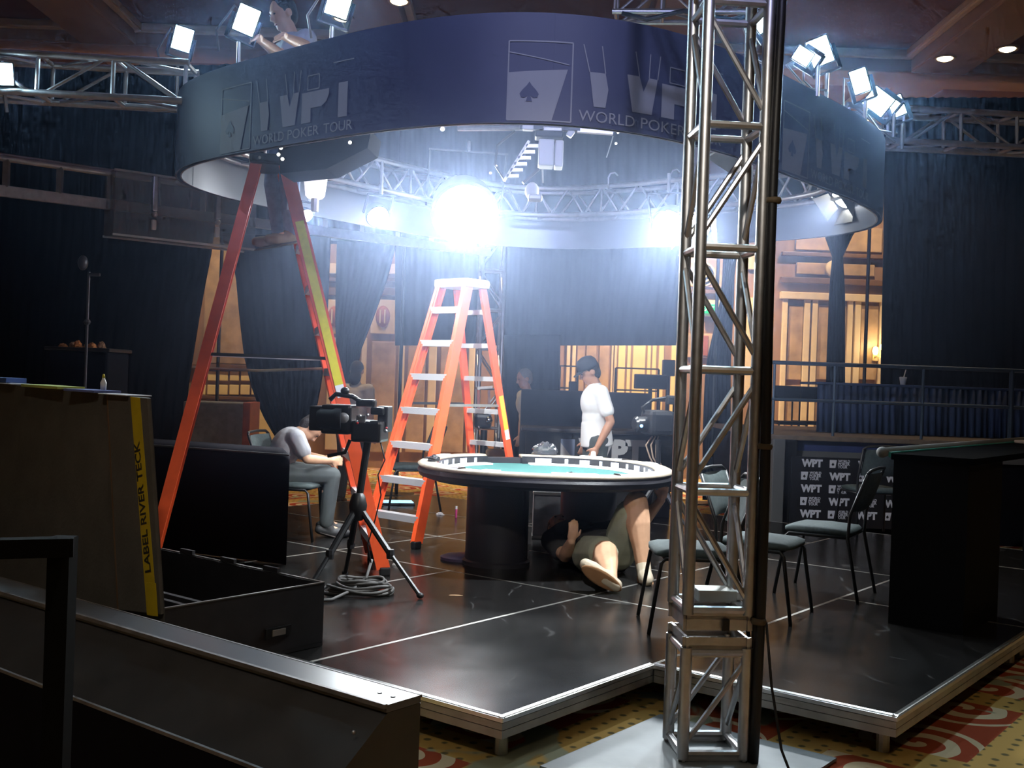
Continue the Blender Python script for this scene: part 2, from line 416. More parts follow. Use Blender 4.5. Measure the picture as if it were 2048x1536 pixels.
drape('masking_drape', 'black drape tied like a necktie in front of the panelled doorway', [(430, 1620, 1732), (475, 1651, 1702), (501, 1666, 1684), (575, 1658, 1690), (733, 1652, 1690), (1015, 1650, 1691)], 15, amp=.03, seed=9)
drape('masking_drape', 'wide black pleated drape closing off the right side of the room', [(195, 1768, 2500), (480, 1767, 2500), (750, 1762, 2500), (1020, 1758, 2500)], 15, seed=10)

for (xa, xb, y_, py_, lb) in ((445, 810, 14.75, 470, 'black drape pipe over the two tied drapes at the left'), (1440, 1740, 15.0, 428, 'black drape pipe over the necktie drape at the right')):
    pa_, pb_ = at(xa, py_, y_), at(xb, py_ + .035 * (xb - xa), y_); dp = thing('drape_pipe', lb, 'pipe', ((pa_.x + pb_.x) / 2, y_, 0))
    MB().tube([pa_, pb_], .025, 8).build('cross_pipe', BLK_METAL, dp)
    for q in (pa_, pb_): MB().tube([(q.x, y_, .02), q], .025, 8).build('upright', BLK_METAL, dp); MB().bbox((q.x, y_, .01), (.45, .45, .018), .004).build('foot_plate', BLK_METAL, dp)

# ================================================================== STAGE
def deck_mat():
    m = bpy.data.materials.new('scuffed_black_deck'); m.use_nodes = True; nt = m.node_tree; L = nt.links.new; N = nt.nodes.new
    b = nt.nodes['Principled BSDF']; b.inputs['Base Color'].default_value = (.013, .0125, .0125, 1); b.inputs['Specular IOR Level'].default_value = .16
    tc = N('ShaderNodeTexCoord')
    n = N('ShaderNodeTexNoise'); n.inputs['Scale'].default_value = 2.6; n.inputs['Detail'].default_value = 6; L(tc.outputs['Object'], n.inputs['Vector'])
    r = N('ShaderNodeMapRange'); r.inputs[3].default_value = .15; r.inputs[4].default_value = .30; L(n.outputs['Fac'], r.inputs[0]); L(r.outputs[0], b.inputs['Roughness'])
    # curved scuff marks
    w_ = N('ShaderNodeTexWave'); w_.inputs['Scale'].default_value = 1.1; w_.inputs['Distortion'].default_value = 14; w_.inputs['Detail'].default_value = 3; w_.inputs['Detail Scale'].default_value = .8; L(tc.outputs['Object'], w_.inputs['Vector'])
    r1 = N('ShaderNodeValToRGB'); r1.color_ramp.elements[0].position = .978; r1.color_ramp.elements[1].position = 1.0; L(w_.outputs['Color'], r1.inputs[0])
    n2 = N('ShaderNodeTexNoise'); n2.inputs['Scale'].default_value = 5; L(tc.outputs['Object'], n2.inputs['Vector'])
    r2 = N('ShaderNodeValToRGB'); r2.color_ramp.elements[0].position = .52; r2.color_ramp.elements[1].position = .62; L(n2.outputs['Fac'], r2.inputs[0])
    mu = N('ShaderNodeMath'); mu.operation = 'MULTIPLY'; L(r1.outputs[0], mu.inputs[0]); L(r2.outputs[0], mu.inputs[1])
    mx = N('ShaderNodeMix'); mx.data_type = 'RGBA'; mx.inputs[6].default_value = (.013, .0125, .0125, 1); mx.inputs[7].default_value = (.055, .055, .055, 1); L(mu.outputs[0], mx.inputs[0]); L(mx.outputs[2], b.inputs['Base Color'])
    return m
DECK = deck_mat()
stage = thing('stage_platform', 'low black stage platform of bolted deck panels with aluminium edges', 'stage', ab(3, -2, 0))
def deck(a0, a1, b0, b1):
    g = .008
    c = lambda a, b, z: ab(a, b, z)
    def quad(a0, a1, b0, b1, z0, z1): return MB().hexa([c(a0, b0, z0), c(a1, b0, z0), c(a1, b1, z0), c(a0, b1, z0), c(a0, b0, z1), c(a1, b0, z1), c(a1, b1, z1), c(a0, b1, z1)])
    d = quad(a0 + g, a1 - g, b0 + g, b1 - g, SZ - .018, SZ).build('deck_panel', DECK, stage)
    q = .002
    mb = MB()
    for (p0, p1, r0, r1) in ((a0 + q, a0 + g, b0 + q, b1 - q), (a1 - g, a1 - q, b0 + q, b1 - q), (a0 + g, a1 - g, b0 + q, b0 + g), (a0 + g, a1 - g, b1 - g, b1 - q)):
        k = quad(p0, p1, r0, r1, SZ - .012, SZ + .001); mb.add(k.v, k.f)
        dz = quad(p0, p1, r0, r1, SZ - .055, SZ - .026); mb.add(dz.v, dz.f)
        e = quad(p0, p1, r0, r1, SZ - .092, SZ - .058); mb.add(e.v, e.f)
    mb.build('edge_frame', ALU_DULL, d)
    bk = quad(a0 + g, a1 - g, b0 + g, b1 - g, SZ - .088, SZ - .02).build('core', BLK_METAL, d)
    for aa in (a0 + .1, a1 - .1):
        for bb in (b0 + .08, b1 - .08):
            MB().tube([ab(aa, bb, 0), ab(aa, bb, SZ - .09)], .03, 10).build('leg', ALU_DULL, d)
NOSE = mat('bright_nosing', (.80, .80, .78), .28, .9)
for (p, q) in (((0, 0), (1, 0)), ((1, 0), (1, 1)), ((1, 1), (6, 1)), ((0, -5), (0, 0))):
    a_, b_ = ab(*p, SZ + .001), ab(*q, SZ + .001); o_ = (b_ - a_).cross(Vector((0, 0, 1))).normalized()
    MB().hexa([a_ - o_ * .022 - Vector((0, 0, .022)), b_ - o_ * .022 - Vector((0, 0, .022)), b_ + o_ * .004 - Vector((0, 0, .022)), a_ + o_ * .004 - Vector((0, 0, .022)), a_ - o_ * .022 + Vector((0, 0, .003)), b_ - o_ * .022 + Vector((0, 0, .003)), b_ + o_ * .004 - Vector((0, 0, .004)), a_ + o_ * .004 - Vector((0, 0, .004))]).build('nosing', NOSE, stage)
for (b0, b1) in ((-1, 0), (-2, -1), (-3, -2), (-4, -3), (-5, -4)): deck(0, 2, b0, b1)
for (a0, a1) in ((1, 3), (3, 5)): deck(a0, a1, 0, 1)
deck(5, 6, 0, 1)
for a0 in (2, 4): deck(a0, a0 + 2, -1, 0)
for a0 in (2, 3, 4, 5):
    for b0 in ((-3, -5) if a0 < 5 else (-3,)): deck(a0, a0 + 1, b0, b0 + 2)
# ================================================================== TRUSS WORK
def box_truss(t, p0, p1, side, u, r=.024, br=.012, bay=.5, m=None, phase=0, ends=True, extra=None):
    """square box truss along p0-p1; u = one side direction"""
    m = m or ALU
    p0, p1 = Vector(p0), Vector(p1); d = (p1 - p0); Ln = d.length; d.normalize()
    u = Vector(u); u = (u - d * u.dot(d)).normalized(); v = d.cross(u)
    cs = [(-1, -1), (1, -1), (1, 1), (-1, 1)]; h = side / 2
    C = lambda k, s: p0 + d * s + u * (cs[k][0] * h) + v * (cs[k][1] * h)
    for k in range(4): MB().tube([C(k, 0), C(k, Ln)], r, 10).build('chord', m, t, 'auto')
    n = max(1, round(Ln / bay)); st = Ln / n
    for k in range(4):
        k2 = (k + 1) % 4
        for i in range(n + 1):
            if ends or 0 < i < n:
                s = min(max(i * st, .02), Ln - .02); MB().tube([C(k, s), C(k2, s)], br * 1.25, 8).build('cross_tube', m, t, 'auto')
        for i in range(n):
            a, b = i * st + .05, (i + 1) * st - .05
            if (i + k + (1 if k >= 2 else 0) + phase) % 2: MB().tube([C(k, a), C(k2, b)], br, 8).build('brace', m, t, 'auto')
            else: MB().tube([C(k2, a), C(k, b)], br, 8).build('brace', m, t, 'auto')
    return C
# --- front tower in the notch of the stage
TC = Vector((.895, 4.75, 0)); tr = Rz(math.radians(5)); tu = tr @ Vector((1, 0, 0)); tv = tr @ Vector((0, 1, 0))
bp = MB(); bp.hexa([ab(.06, .12, .004), ab(.86, .12, .004), ab(.86, .84, .004), ab(.06, .84, .004), ab(.06, .12, .018), ab(.86, .12, .018), ab(.86, .84, .018), ab(.06, .84, .018)])
tag(bp.build('base_plate', mat('galvanised_plate', (.20, .22, .23), .5, .3, var=.15, vscale=5)), 'flat steel base plate on the carpet under the front truss tower', 'base plate')
tower = thing('truss_tower', 'tall aluminium box truss tower standing in the front notch of the stage', 'truss', TC + Vector((0, 0, .018)))
box_truss(tower, TC + Vector((0, 0, .03)), TC + Vector((0, 0, .50)), .262, tu, .026, .013, .46, ALU, 1)
box_truss(tower, TC + Vector((0, 0, .64)), TC + Vector((0, 0, 4.27)), .262, tu, .026, .0135, .519, ALU, 0)
for z, hh in ((.485, .05), (.515, .06), (.605, .06), (.645, .05), (.035, .03)):
    for (c, a, L_) in ((tv * .131, tu, .30), (tv * -.131, tu, .30), (tu * .131, tv, .30), (tu * -.131, tv, .30)):
        pc = TC + c + Vector((0, 0, z)); MB().bar(pc - a * L_ / 2, pc + a * L_ / 2, .012, hh).build('end_plate', ALU, tower)
for s_ in (-1, 1):
    pc = TC - tv * .14 + tu * (.05 * s_ + .02) + Vector((0, 0, .565)); 
MB().bbox(TC - tv * .15 + tu * .03 + Vector((0, 0, .60)), (.03, .02, .05), .004, tr).build('coupler', BLK_METAL, tower)
# cable loom tied to the tower
lo = TC + tu * .17 - tv * .155
loom = thing('cable_loom', 'thick black cable loom tied along the right post of the front tower', 'cable', lo)
MB().tube([lo + Vector((.008 * math.sin(z * 2.1), .006 * math.cos(z * 1.7), z)) for z in [0.02 + .15 * i for i in range(29)]], .022, 8).build('cable_bundle', BLK_PLASTIC, loom, True)
MB().tube([lo + Vector((-.02 + .01 * math.sin(z * 3), .03, z)) for z in [0.02 + .15 * i for i in range(29)]], .012, 8).build('cable', BLK_PLASTIC, loom, True)
for z in (.62, 1.36, 2.4, 3.3):
    MB().lathe([(.030, -.012), (.034, 0), (.030, .012)], lo + Vector((0, 0, z)), 12).build('tie', mat('cable_tie', (.10, .07, .04), .7), loom, True)
MB().tube([lo + Vector((.03, -.01, .62)), lo + Vector((.06, -.02, .35)), lo + Vector((.1, -.06, .1)), lo + Vector((.13, -.12, .012))], .006, 6).build('loose_cable', BLK_PLASTIC, loom, True)
# switch box resting on the joint plates
pb = TC + Vector((.02, .02, .675))
sb = thing('power_supply_box', 'small grey metal box resting on the joint of the front tower', 'box', pb)
MB().bbox(pb + Vector((0, 0, .025)), (.17, .13, .05), .005, tr).build('body', mat('grey_sheet_metal', (.45, .47, .44), .5, .3), sb)
MB().bbox(pb + tu * .105 + Vector((0, 0, .02)), (.035, .06, .04), .008, tr).build('plug', WHT_PLASTIC, sb)

# --- rear tower, side trusses, beam
rt = at(977, 760, 13.6); rt.z = 0
rear = thing('truss_tower', 'slender aluminium truss tower standing far back behind the shorter ladder', 'truss', rt)
box_truss(rear, rt + Vector((0, 0, .02)), rt + Vector((0, 0, 3.45)), .27, (1, .15, 0), .024, .012, .5, ALU, 1)
lt = thing('lighting_truss', 'horizontal box truss entering from the left edge to the logo ring', 'truss', (-4, 7.9, 3.5))
box_truss(lt, (-5.6, 7.86, 3.70), (-2.40, 7.96, 3.66), .275, (0, 1, 0), .026, .013, .53, ALU, 0)
rtb = thing('lighting_truss', 'horizontal box truss leaving the logo ring towards the right edge', 'truss', (4, 9.2, 3.7))
box_truss(rtb, (2.62, 9.0, 3.80), (5.6, 9.45, 3.86), .27, (0, 1, 0), .026, .013, .53, ALU, 1)
ot = thing('lighting_truss', 'short truss with hoist hanging high above the logo ring', 'truss', (1.1, 9.1, 4.7))
box_truss(ot, (.75, 9.2, 4.83), (1.95, 9.0, 4.80), .27, (0, 1, 0), .024, .012, .4, ALU, 0)
MB().bbox((1.18, 9.1, 5.12), (.22, .2, .3), .03).build('hoist_body', BLK_METAL, ot); MB().tube([(1.18, 9.1, 5.2), (1.18, 9.1, 5.9)], .012, 6).build('chain', ALU_DULL, ot)
MB().tube([(.8, 9.0, 4.66), (1.0, 8.95, 4.60), (1.3, 8.95, 4.68), (1.7, 8.9, 4.60), (1.9, 9, 4.7)], .02, 6).build('cable', BLK_PLASTIC, ot, True)

bmL = [at(-60, 372, 9.8), at(560, 462, 12.0), at(975, 507, 13.45)]
beam = thing('ladder_beam', 'long flat aluminium ladder beam crossing the left behind the tall ladder', 'truss', (bmL[0] + bmL[2]) / 2 - Vector((0, 0, .3)))
b0, b1 = Vector((bmL[0].x, bmL[0].y, 3.17)), Vector((-.33, 13.45, 3.17))
dn = (b1 - b0).normalized(); bn = Vector((dn.y, -dn.x, 0))
MB().bar(b0, b1, .05, .10).build('lower_rail', ALU, beam); MB().tube([b0 + Vector((0, 0, .30)), b1 + Vector((0, 0, .30))], .03, 10).build('upper_rail', ALU_DULL, beam, 'auto')
MB().tube([b0 + Vector((0, 0, .36)) - bn * .2, b1 + Vector((0, 0, .36)) - bn * .2], .022, 10).build('rear_rail', ALU_DULL, beam, 'auto')
for i in range(12):
    p = b0 + dn * (.3 + i * .47); MB().bar(p + Vector((0, 0, .04)), p + Vector((0, 0, .29)), .05, .05, (1, 0, 0)).build('rung', ALU_DULL, beam)
ACR = mat('smoky_acrylic', (.28, .30, .30), .12, alpha=.35, spec=.6)
pa = at(365, 425, 11.0)
acr = thing('acrylic_light_box', 'smoky clear acrylic box clamped under the ladder beam', 'light box', pa - Vector((0, 0, .35)))
yw = math.atan2(dn.y, dn.x); ra = Rz(yw); L_ = 1.45
for (c, d_) in (((0, -.14, 0), (L_, .008, .62)), ((0, .14, 0), (L_, .008, .62)), ((-L_ / 2, 0, 0), (.008, .28, .62)), ((L_ / 2, 0, 0), (.008, .28, .62)), ((0, 0, -.31), (L_, .28, .008))):
    MB().box(pa + ra @ Vector(c), d_, ra).build('acrylic_panel', ACR, acr)
for (zz) in (-.31, .31):
    for yy in (-.14, .14): MB().box(pa + ra @ Vector((0, yy, zz)), (L_ + .02, .02, .02), ra).build('edge_rail', ALU_DULL, acr)
for xx in (-.35, .3):
    MB().bbox(pa + ra @ Vector((xx, -.17, .12)), (.05, .05, .34), .01, ra).build('clamp', ALU, acr); MB().bbox(pa + ra @ Vector((xx, -.17, -.18)), (.045, .04, .1), .01, ra).build('clamp', WHT_PLASTIC, acr)
    MB().ball(pa + ra @ Vector((xx, -.18, -.08)), .03).build('clamp_knob', ALU, acr, True)

# ================================================================== LOGO RING (rounded square)
RCX, RCY, RA, RB, RROT, RN = .135, 8.6, 2.428, 2.327, .848, 3.4
RZB, RTX, RH = 2.985, -.018, .595
def _rp(t):
    e = 2 / RN; c, s = math.cos(t), math.sin(t)
    u = RA * math.copysign(abs(c) ** e, c); v = RB * math.copysign(abs(s) ** e, s)
    return Vector((RCX + u * math.cos(RROT) - v * math.sin(RROT), RCY + u * math.sin(RROT) + v * math.cos(RROT), 0))
_raw = [_rp(2 * math.pi * i / 1440) for i in range(1441)]
_S = [0.0]
for p, q in zip(_raw, _raw[1:]): _S.append(_S[-1] + (q - p).length)
RLEN = _S[-1]
def rp(s, off=0.0, z=0.0):
    """point of the ring at arc length s, moved outwards by off, at height z above the band's lower edge"""
    s = s % RLEN; lo_, hi = 0, 1440
    while hi - lo_ > 1:
        mid = (lo_ + hi) // 2
        if _S[mid] <= s: lo_ = mid
        else: hi = mid
    f = (s - _S[lo_]) / max(1e-9, _S[hi] - _S[lo_]); p = _raw[lo_].lerp(_raw[hi], f)
    tg = (_raw[(hi + 4) % 1440] - _raw[(lo_ - 4) % 1440]).normalized(); n = Vector((tg.y, -tg.x, 0))
    p = p + n * off; p.z = RZB + RTX * (p.x - RCX) + z
    return p
def s_at(px, far=False):
    best = None
    for i in range(0, 1440, 1):
        p = _raw[i]
        if ((p.y > RCY + .35) != far): continue
        z = RZB + .3 + RTX * (p.x - RCX) - CAM_Z; q = Vector((p.x, p.y, z)); d = q.dot(FW); x = 1024 + FPX * q.dot(RT) / d
        if best is None or abs(x - px) < best[0]: best = (abs(x - px), _S[i])
    return best[1]
BAND = mat('flare_tinted_banner', (.030, .034, .062), .55, var=.12, vscale=2, spec=.4)  # the lens flare's blue is mixed into the dark fabric colour
LINING = mat('silver_lining', (.36, .38, .42), .38, .75, var=.06, vscale=2)
PRINT = mat('grey_logo_print', (.17, .17, .16), .6)
ring = thing('logo_ring', 'big hanging dark rounded banner ring printed with poker tour logos', 'banner ring', (RCX, RCY, RZB))
NP = 8; seam0 = s_at(376)
for k in range(NP):
    a, b = seam0 + RLEN * k / NP + (.006 if k == 0 else .0), seam0 + RLEN * (k + 1) / NP - (.006 if k == NP - 1 else .0004)
    def sheet(off, zlo, zhi, nm, m_, rev=False, n=28):
        mb = MB().grid(lambda i, j: rp(a + (b - a) * i / n, off, zlo + (zhi - zlo) * j), n, 1)
        mb.grid(lambda i, j: rp(a + (b - a) * i / n, off - .012, zlo + (zhi - zlo) * j), n, 1)
        mb.grid(lambda i, j: rp(a + (b - a) * i / n, off - .012 * j, zlo), n, 1); mb.grid(lambda i, j: rp(a + (b - a) * i / n, off - .012 * j, zhi), n, 1)
        return mb.build(nm, m_, ring, 'auto')
    sheet(0, 0, RH, 'banner_panel', BAND); sheet(-.035, .0, .34, 'lining_panel', LINING); sheet(-.035, .345, RH, 'inner_band_panel', BLK_FAB)
def clip(poly, x, keep_less):
    out = []
    for i, p in enumerate(poly):
        q = poly[(i + 1) % len(poly)]
        ip = (p[0] <= x) if keep_less else (p[0] >= x); iq = (q[0] <= x) if keep_less else (q[0] >= x)
        if ip: out.append(p)
        if ip != iq:
            t = (x - p[0]) / (q[0] - p[0]); out.append((x, p[1] + (q[1] - p[1]) * t))
    return out
def bent(mb, poly, s0, z0, off=.004, st=.05):
    x0 = min(p[0] for p in poly); x1 = max(p[0] for p in poly); n = max(1, math.ceil((x1 - x0) / st))
    for i in range(n):
        a, b = x0 + (x1 - x0) * i / n, x0 + (x1 - x0) * (i + 1) / n
        q = clip(clip(poly, a, False), b, True)
        if len(q) >= 3: mb.add([rp(s0 + x, off, z0 + y) for x, y in q], [tuple(range(len(q)))])
    return mb
def line(mb, pts, w_, s0, z0, closed=False):
    n = len(pts)
    for i in range(n if closed else n - 1):
        (x0, y0), (x1, y1) = pts[i], pts[(i + 1) % n]; dx, dy = x1 - x0, y1 - y0; l = math.hypot(dx, dy); nx, ny = -dy / l * w_ / 2, dx / l * w_ / 2
        bent(mb, [(x0 + nx, y0 + ny), (x0 - nx, y0 - ny), (x1 - nx, y1 - ny), (x1 + nx, y1 + ny)], s0, z0)
def spade(cx, cy, w_, h_):
    P = [(0, .5), (.12, .32), (.36, .08), (.5, -.12), (.42, -.3), (.22, -.32), (.07, -.2), (.16, -.5), (-.16, -.5), (-.07, -.2), (-.22, -.32), (-.42, -.3), (-.5, -.12), (-.36, .08), (-.12, .32)]
    return [(cx + x * w_, cy + y * h_) for x, y in P]
def logo(s0, W):
    cw = W * .25; ch = .425; z0 = .015
    card = MB(); bent(card, [(0, 0), (cw * .70, 0), (cw * .93, ch * .66), (0, ch * .60)], s0, z0)
    line(card, [(0, 0), (0, ch), (cw, ch), (cw, 0)], .008, s0, z0, True); line(card, [(0, ch * .86), (cw * .95, ch * .72)], .006, s0, z0)
    c = card.build('card_emblem', PRINT, ring)
    sp = MB(); bent(sp, spade(cw * .34, ch * .36, cw * .30, ch * .25), s0, z0, .007, .02); sp.build('spade', BAND, c)
    x = cw + W * .035; lh = .33; zb = .11
    def letter(name, polys, wid, lines):
        nonlocal x
        for p in polys: mb = MB(); bent(mb, [(x + u * wid, v * lh) for u, v in p], s0, zb); mb.build(name, PRINT, ring)
        for l in lines: mb = MB(); line(mb, [(x + u * wid, v * lh) for u, v in l], .006, s0, zb); mb.build('letter_outline', PRINT, ring)
        x += wid + W * .012
    # upper halves of the letters are only outlined, the lower halves are filled
    letter('letter_w', [[(.10, .56), (.29, .56), (.33, .3), (.30, 0), (.16, 0)], [(.56, .60), (.72, .60), (.78, .36), (.85, .60), (.97, .60), (.90, 0), (.64, 0)]], W * .34,
           [[(.02, 1), (.10, .56)], [(.24, 1), (.29, .56)], [(.66, 1), (.72, .60)], [(.86, 1), (.85, .60)], [(1, 1), (.97, .6)]])
    letter('letter_p', [[(.0, 0), (.34, 0), (.34, .56), (.0, .56)], [(.34, .26), (.72, .26), (.9, .34), (.98, .46), (.98, .56), (.34, .56)]], W * .19,
           [[(.2, .60), (.2, .86), (.62, .86), (.62, .60), (.2, .60)]])
    letter('letter_t', [[(.32, 0), (.72, 0), (.72, .62), (.32, .62)]], W * .145, [[(.05, 1), (.95, 1)]])
    for (word, x0_, w0_) in (('WORLD', .0, .335), ('POKER', .375, .315), ('TOUR', .735, .265)):
        tb = text_mb(word, .085, Matrix.Identity(4), None, 0, W * .70 * w0_, .0)
        tb.v = [rp(s0 + cw + W * .03 + W * .70 * x0_ + v.x, .005, .028 + v.y) for v in tb.v]
        tb.build('tour_lettering', PRINT, ring)
sa, sb_ = s_at(443), s_at(715); logo(sa, sb_ - sa); LW = sb_ - sa
logo(s_at(1018), LW); logo(s_at(1567), LW)
logo(s_at(1080, True), LW); logo(s_at(600, True), LW)

# --- ring truss inside the band
rtr = thing('ring_truss', 'curved aluminium box truss running inside the hanging logo ring', 'truss', (RCX, RCY, RZB + .28))
NT = 72; ins, outs, zl, zh = -.40, -.13, .29, .555
for off in (ins, outs):
    for z in (zl, zh):
        mb = MB()
        pts = [rp(RLEN * i / 120, off, z) for i in range(121)]; mb.tube(pts, .024, 8, False); mb.build('chord', ALU, rtr, True)
for i in range(NT):
    a, b = RLEN * i / NT, RLEN * (i + 1) / NT
    for off in (ins, outs):
        MB().tube([rp(a, off, zl if i % 2 else zh), rp(b, off, zh if i % 2 else zl)], .012, 6).build('brace', ALU, rtr, True)
    if i % 2: MB().tube([rp(a, ins, zl), rp(b, outs, zl)], .012, 6).build('brace', ALU, rtr, True)
    if i % 4 == 0:
        MB().tube([rp(a, ins, zh), rp(a, outs, zh)], .012, 6).build('cross_tube', ALU, rtr, True); MB().tube([rp(a, ins, zl), rp(a, ins, zh)], .012, 6).build('cross_tube', ALU, rtr, True)

# black speaker box hanging inside the left side of the ring
p = at(650, 300, 7.3)
spk = thing('hanging_speaker', 'black speaker box hanging under the ring beside the ladder top', 'speaker', p - Vector((0, 0, .12)))
mb = MB(); f_ = [at(556, 284, 7.2), at(742, 262, 7.2), at(735, 296, 7.2), at(652, 338, 7.2), at(560, 347, 7.2)]
fb = [q + Vector((.03, .32, .0)) for q in f_]; mb.add(f_ + fb, [(0, 1, 2, 3, 4), (9, 8, 7, 6, 5)] + [(i, (i + 1) % 5, 5 + (i + 1) % 5, 5 + i) for i in range(5)])
mb.build('cabinet', BLK_FAB, spk)
for q in ((562, 296), (557, 309), (565, 318), (700, 285)):
    MB().ball(at(*q, 7.19), .011).build('indicator', mat('indicator_led', (1, 1, .8), .5, emit=(1, .95, .8), estr=6), spk, True)
MB().tube([p + Vector((0, .15, 0)), p + Vector((0, .15, .3))], .02, 8).build('bracket', BLK_METAL, spk)

# ================================================================== LAMPS OF THE RIG
WLENS = mat('white_hot_lens', (1, 1, 1), .4, emit=(.93, .97, 1.0), estr=30)
CLENS = mat('cyan_white_lens', (1, 1, 1), .4, emit=(.62, .90, 1.0), estr=9)
COOL = (.86, .93, 1.0)
RTOP = RZB + RH
def orient(fwd, up=(0, 0, 1)):
    y = Vector(fwd).normalized(); x = y.cross(Vector(up)).normalized(); z = x.cross(y)
    return Matrix(((x.x, y.x, z.x), (x.y, y.y, z.y), (x.z, y.z, z.z)))
def wash_light(px, py, y, label, roll=0, w_=.135, h_=.17, to=(0, 0, 1.6), energy=6, hook=None):
    p = at(px, py, y); R_ = orient((Vector(to) - p)) @ Matrix.Rotation(roll, 3, 'Y')
    t = thing('wash_light', label, 'stage light', p - Vector((0, 0, .12)), 'wash lights on top of the ring')
    MB().bbox(p + R_ @ Vector((0, -.09, 0)), (w_ + .02, .14, h_ + .02), .015, R_).build('housing', BLK_METAL, t)
    MB().bbox(p + R_ @ Vector((0, -.012, 0)), (w_, .02, h_), .004, R_).build('lens', CLENS, t)
    for s in (-1, 1): MB().bar(p + R_ @ Vector((s * (w_ / 2 + .02), -.09, .02)), p + R_ @ Vector((s * (w_ / 2 + .02), -.09, -h_ / 2 - .06)), .012, .03).build('yoke', BLK_METAL, t)
    q = p + R_ @ Vector((0, -.09, -h_ / 2 - .06)); MB().bar(q - R_ @ Vector((w_ / 2 + .026, 0, 0)), q + R_ @ Vector((w_ / 2 + .026, 0, 0)), .03, .012).build('yoke', BLK_METAL, t)
    MB().tube([q, Vector((q.x, q.y, min(q.z - .05, RTOP + RTX * (q.x - RCX) - .03)))] if px > 100 else [q, q + Vector((.0, .05, -.12))], .014, 8).build('clamp', ALU_DULL, t)
    MB().tube([p + R_ @ Vector((0, -.16, 0)), p + R_ @ Vector((.1, -.25, .06)), p + R_ @ Vector((.16, -.25, -.14)), p + R_ @ Vector((.1, -.2, -.26))], .008, 6).build('cable', mat('grey_cable', (.25, .23, .2), .6), t, True)
    lamp('wash_lamp', 'AREA', p + R_ @ Vector((0, .012, 0)), energy * RIG_W, (.55, .82, 1.0), .13, p + R_ @ Vector((0, 1, 0)), parent=t)
    return t
wash_light(365, 78, 8.3, 'leftmost bright wash light standing on top of the ring', -.2)
wash_light(493, 40, 7.12, 'bright wash light beside the hand of the person on the ladder', -.3)
wash_light(678, 4, 6.55, 'bright wash light cut by the top edge of the photo', -.25)
wash_light(1640, 103, 7.16, 'bright wash light above the right logo nearest the tower', .35)
wash_light(1606, 112, 7.02, 'half hidden wash light leaning beside the tower on the ring', 1.0, .09, .11)
wash_light(1720, 162, 7.66, 'second bright wash light from the right along the ring top', .3, .11, .16)
wash_light(1757, 203, 8.02, 'wide bright wash light tipped over near the right ring end', .9, .15, .17)
wash_light(1794, 212, 8.36, 'rightmost bright wash light at the end of the ring', .35, .10, .15)
wash_light(6, 148, 7.7, 'bright wash light on the left truss at the photo edge', .1, .13, .15)
wash_light(1523, 46, 6.66, 'sliver of a wash light seen behind the front tower top', .6, .08, .10)

def work_lamp(px, py, y, label, size, energy, to=(.25, 8.3, .9), spot=95, doors=True, face=None, group='work lamps inside the ring'):
    p = at(px, py, y); d = (Vector(face) - p).normalized() if face is not None else (Vector(to) - p).normalized(); R_ = orient(d)
    t = thing('work_lamp', label, 'stage light', p - Vector((0, 0, size)), group)
    X90 = R_ @ Matrix.Rotation(-math.pi / 2, 3, 'X')
    MB().lathe([(size * .36, -size * .62), (size * .46, -size * .56), (size * .52, -size * .4), (size * .56, -.02), (size * .56, .0), (size * .5, .0), (size * .5, -size * .1)], p, 20, X90).build('housing', mat('grey_lamp_housing', (.06, .06, .065), .5, .3), t, 'auto')
    MB().lathe([(.001, -size * .04), (size * .49, -size * .05), (size * .4, size * .02), (.001, size * .05)], p, 20, X90).build('lens', WLENS, t, True)
    for s in (-1, 1): MB().bar(p + R_ @ Vector((s * size * .62, -size * .3, 0)), p + R_ @ Vector((s * size * .62, -size * .3, size * .95)), .014, .03).build('yoke', BLK_METAL, t)
    q = p + R_ @ Vector((0, -size * .3, size * .95)); MB().bar(q - R_ @ Vector((size * .64, 0, 0)), q + R_ @ Vector((size * .64, 0, 0)), .03, .014).build('yoke', BLK_METAL, t)
    MB().tube([q, Vector((q.x, q.y, max(q.z + .1, RZB + .55)))], .016, 8).build('clamp', ALU_DULL, t)
    if doors:
        for a in range(4):
            Q = R_ @ Matrix.Rotation(a * math.pi / 2, 3, 'Y')
            c = [Q @ Vector(v) * size for v in ((-.42, .02, .56), (.42, .02, .56), (.62, .62, .86), (-.62, .62, .86))]
            c2 = [v + Q @ Vector((0, 0, .006)) for v in c]; MB().hexa([p + v for v in c] + [p + v for v in c2]).build('barn_door', ALU_DULL, t)
    lamp('lamp_bulb', 'SPOT', p + d * (size * .12), energy * RIG_W, COOL, size * .35, p + d, spot, .5, t)
    return t
CAMV = Vector((0, 0, 1.6))
work_lamp(930, 428, 10.4, 'large dazzling work lamp in the middle of the ring', .585, 330, face=(.1, 6.8, 1.0), spot=125, doors=False)
work_lamp(756, 434, 9.9, 'small dazzling work lamp left of the large one', .20, 110, face=(.2, 7.2, .9), spot=110, doors=False)
work_lamp(1338, 452, 10.0, 'dazzling round work lamp just left of the front tower', .30, 170, face=(.4, 7.0, .9), spot=120, doors=False)
work_lamp(1393, 455, 9.85, 'work lamp with open doors seen through the front tower', .24, 130, face=(.4, 6.6, .9), spot=120)
work_lamp(1683, 398, 9.1, 'work lamp with barn doors under the right end of the ring', .19, 260, to=(.3, 8.2, .9), spot=100)
work_lamp(613, 432, 9.5, 'small glowing work lamp beside the legs of the ladder person', .12, 60, face=(.3, 7.2, 1.0), spot=120, doors=False)
work_lamp(714, 272, 7.6, 'tiny bare round lamp under the near edge of the ring', .085, 420, face=(-.1, 9.2, 1.5), spot=80, doors=False)
work_lamp(885, 258, 8.0, 'smallest pinpoint lamp left of the overhead camera arms', .03, 3, face=(0, 1, 1.7), spot=140, doors=False)
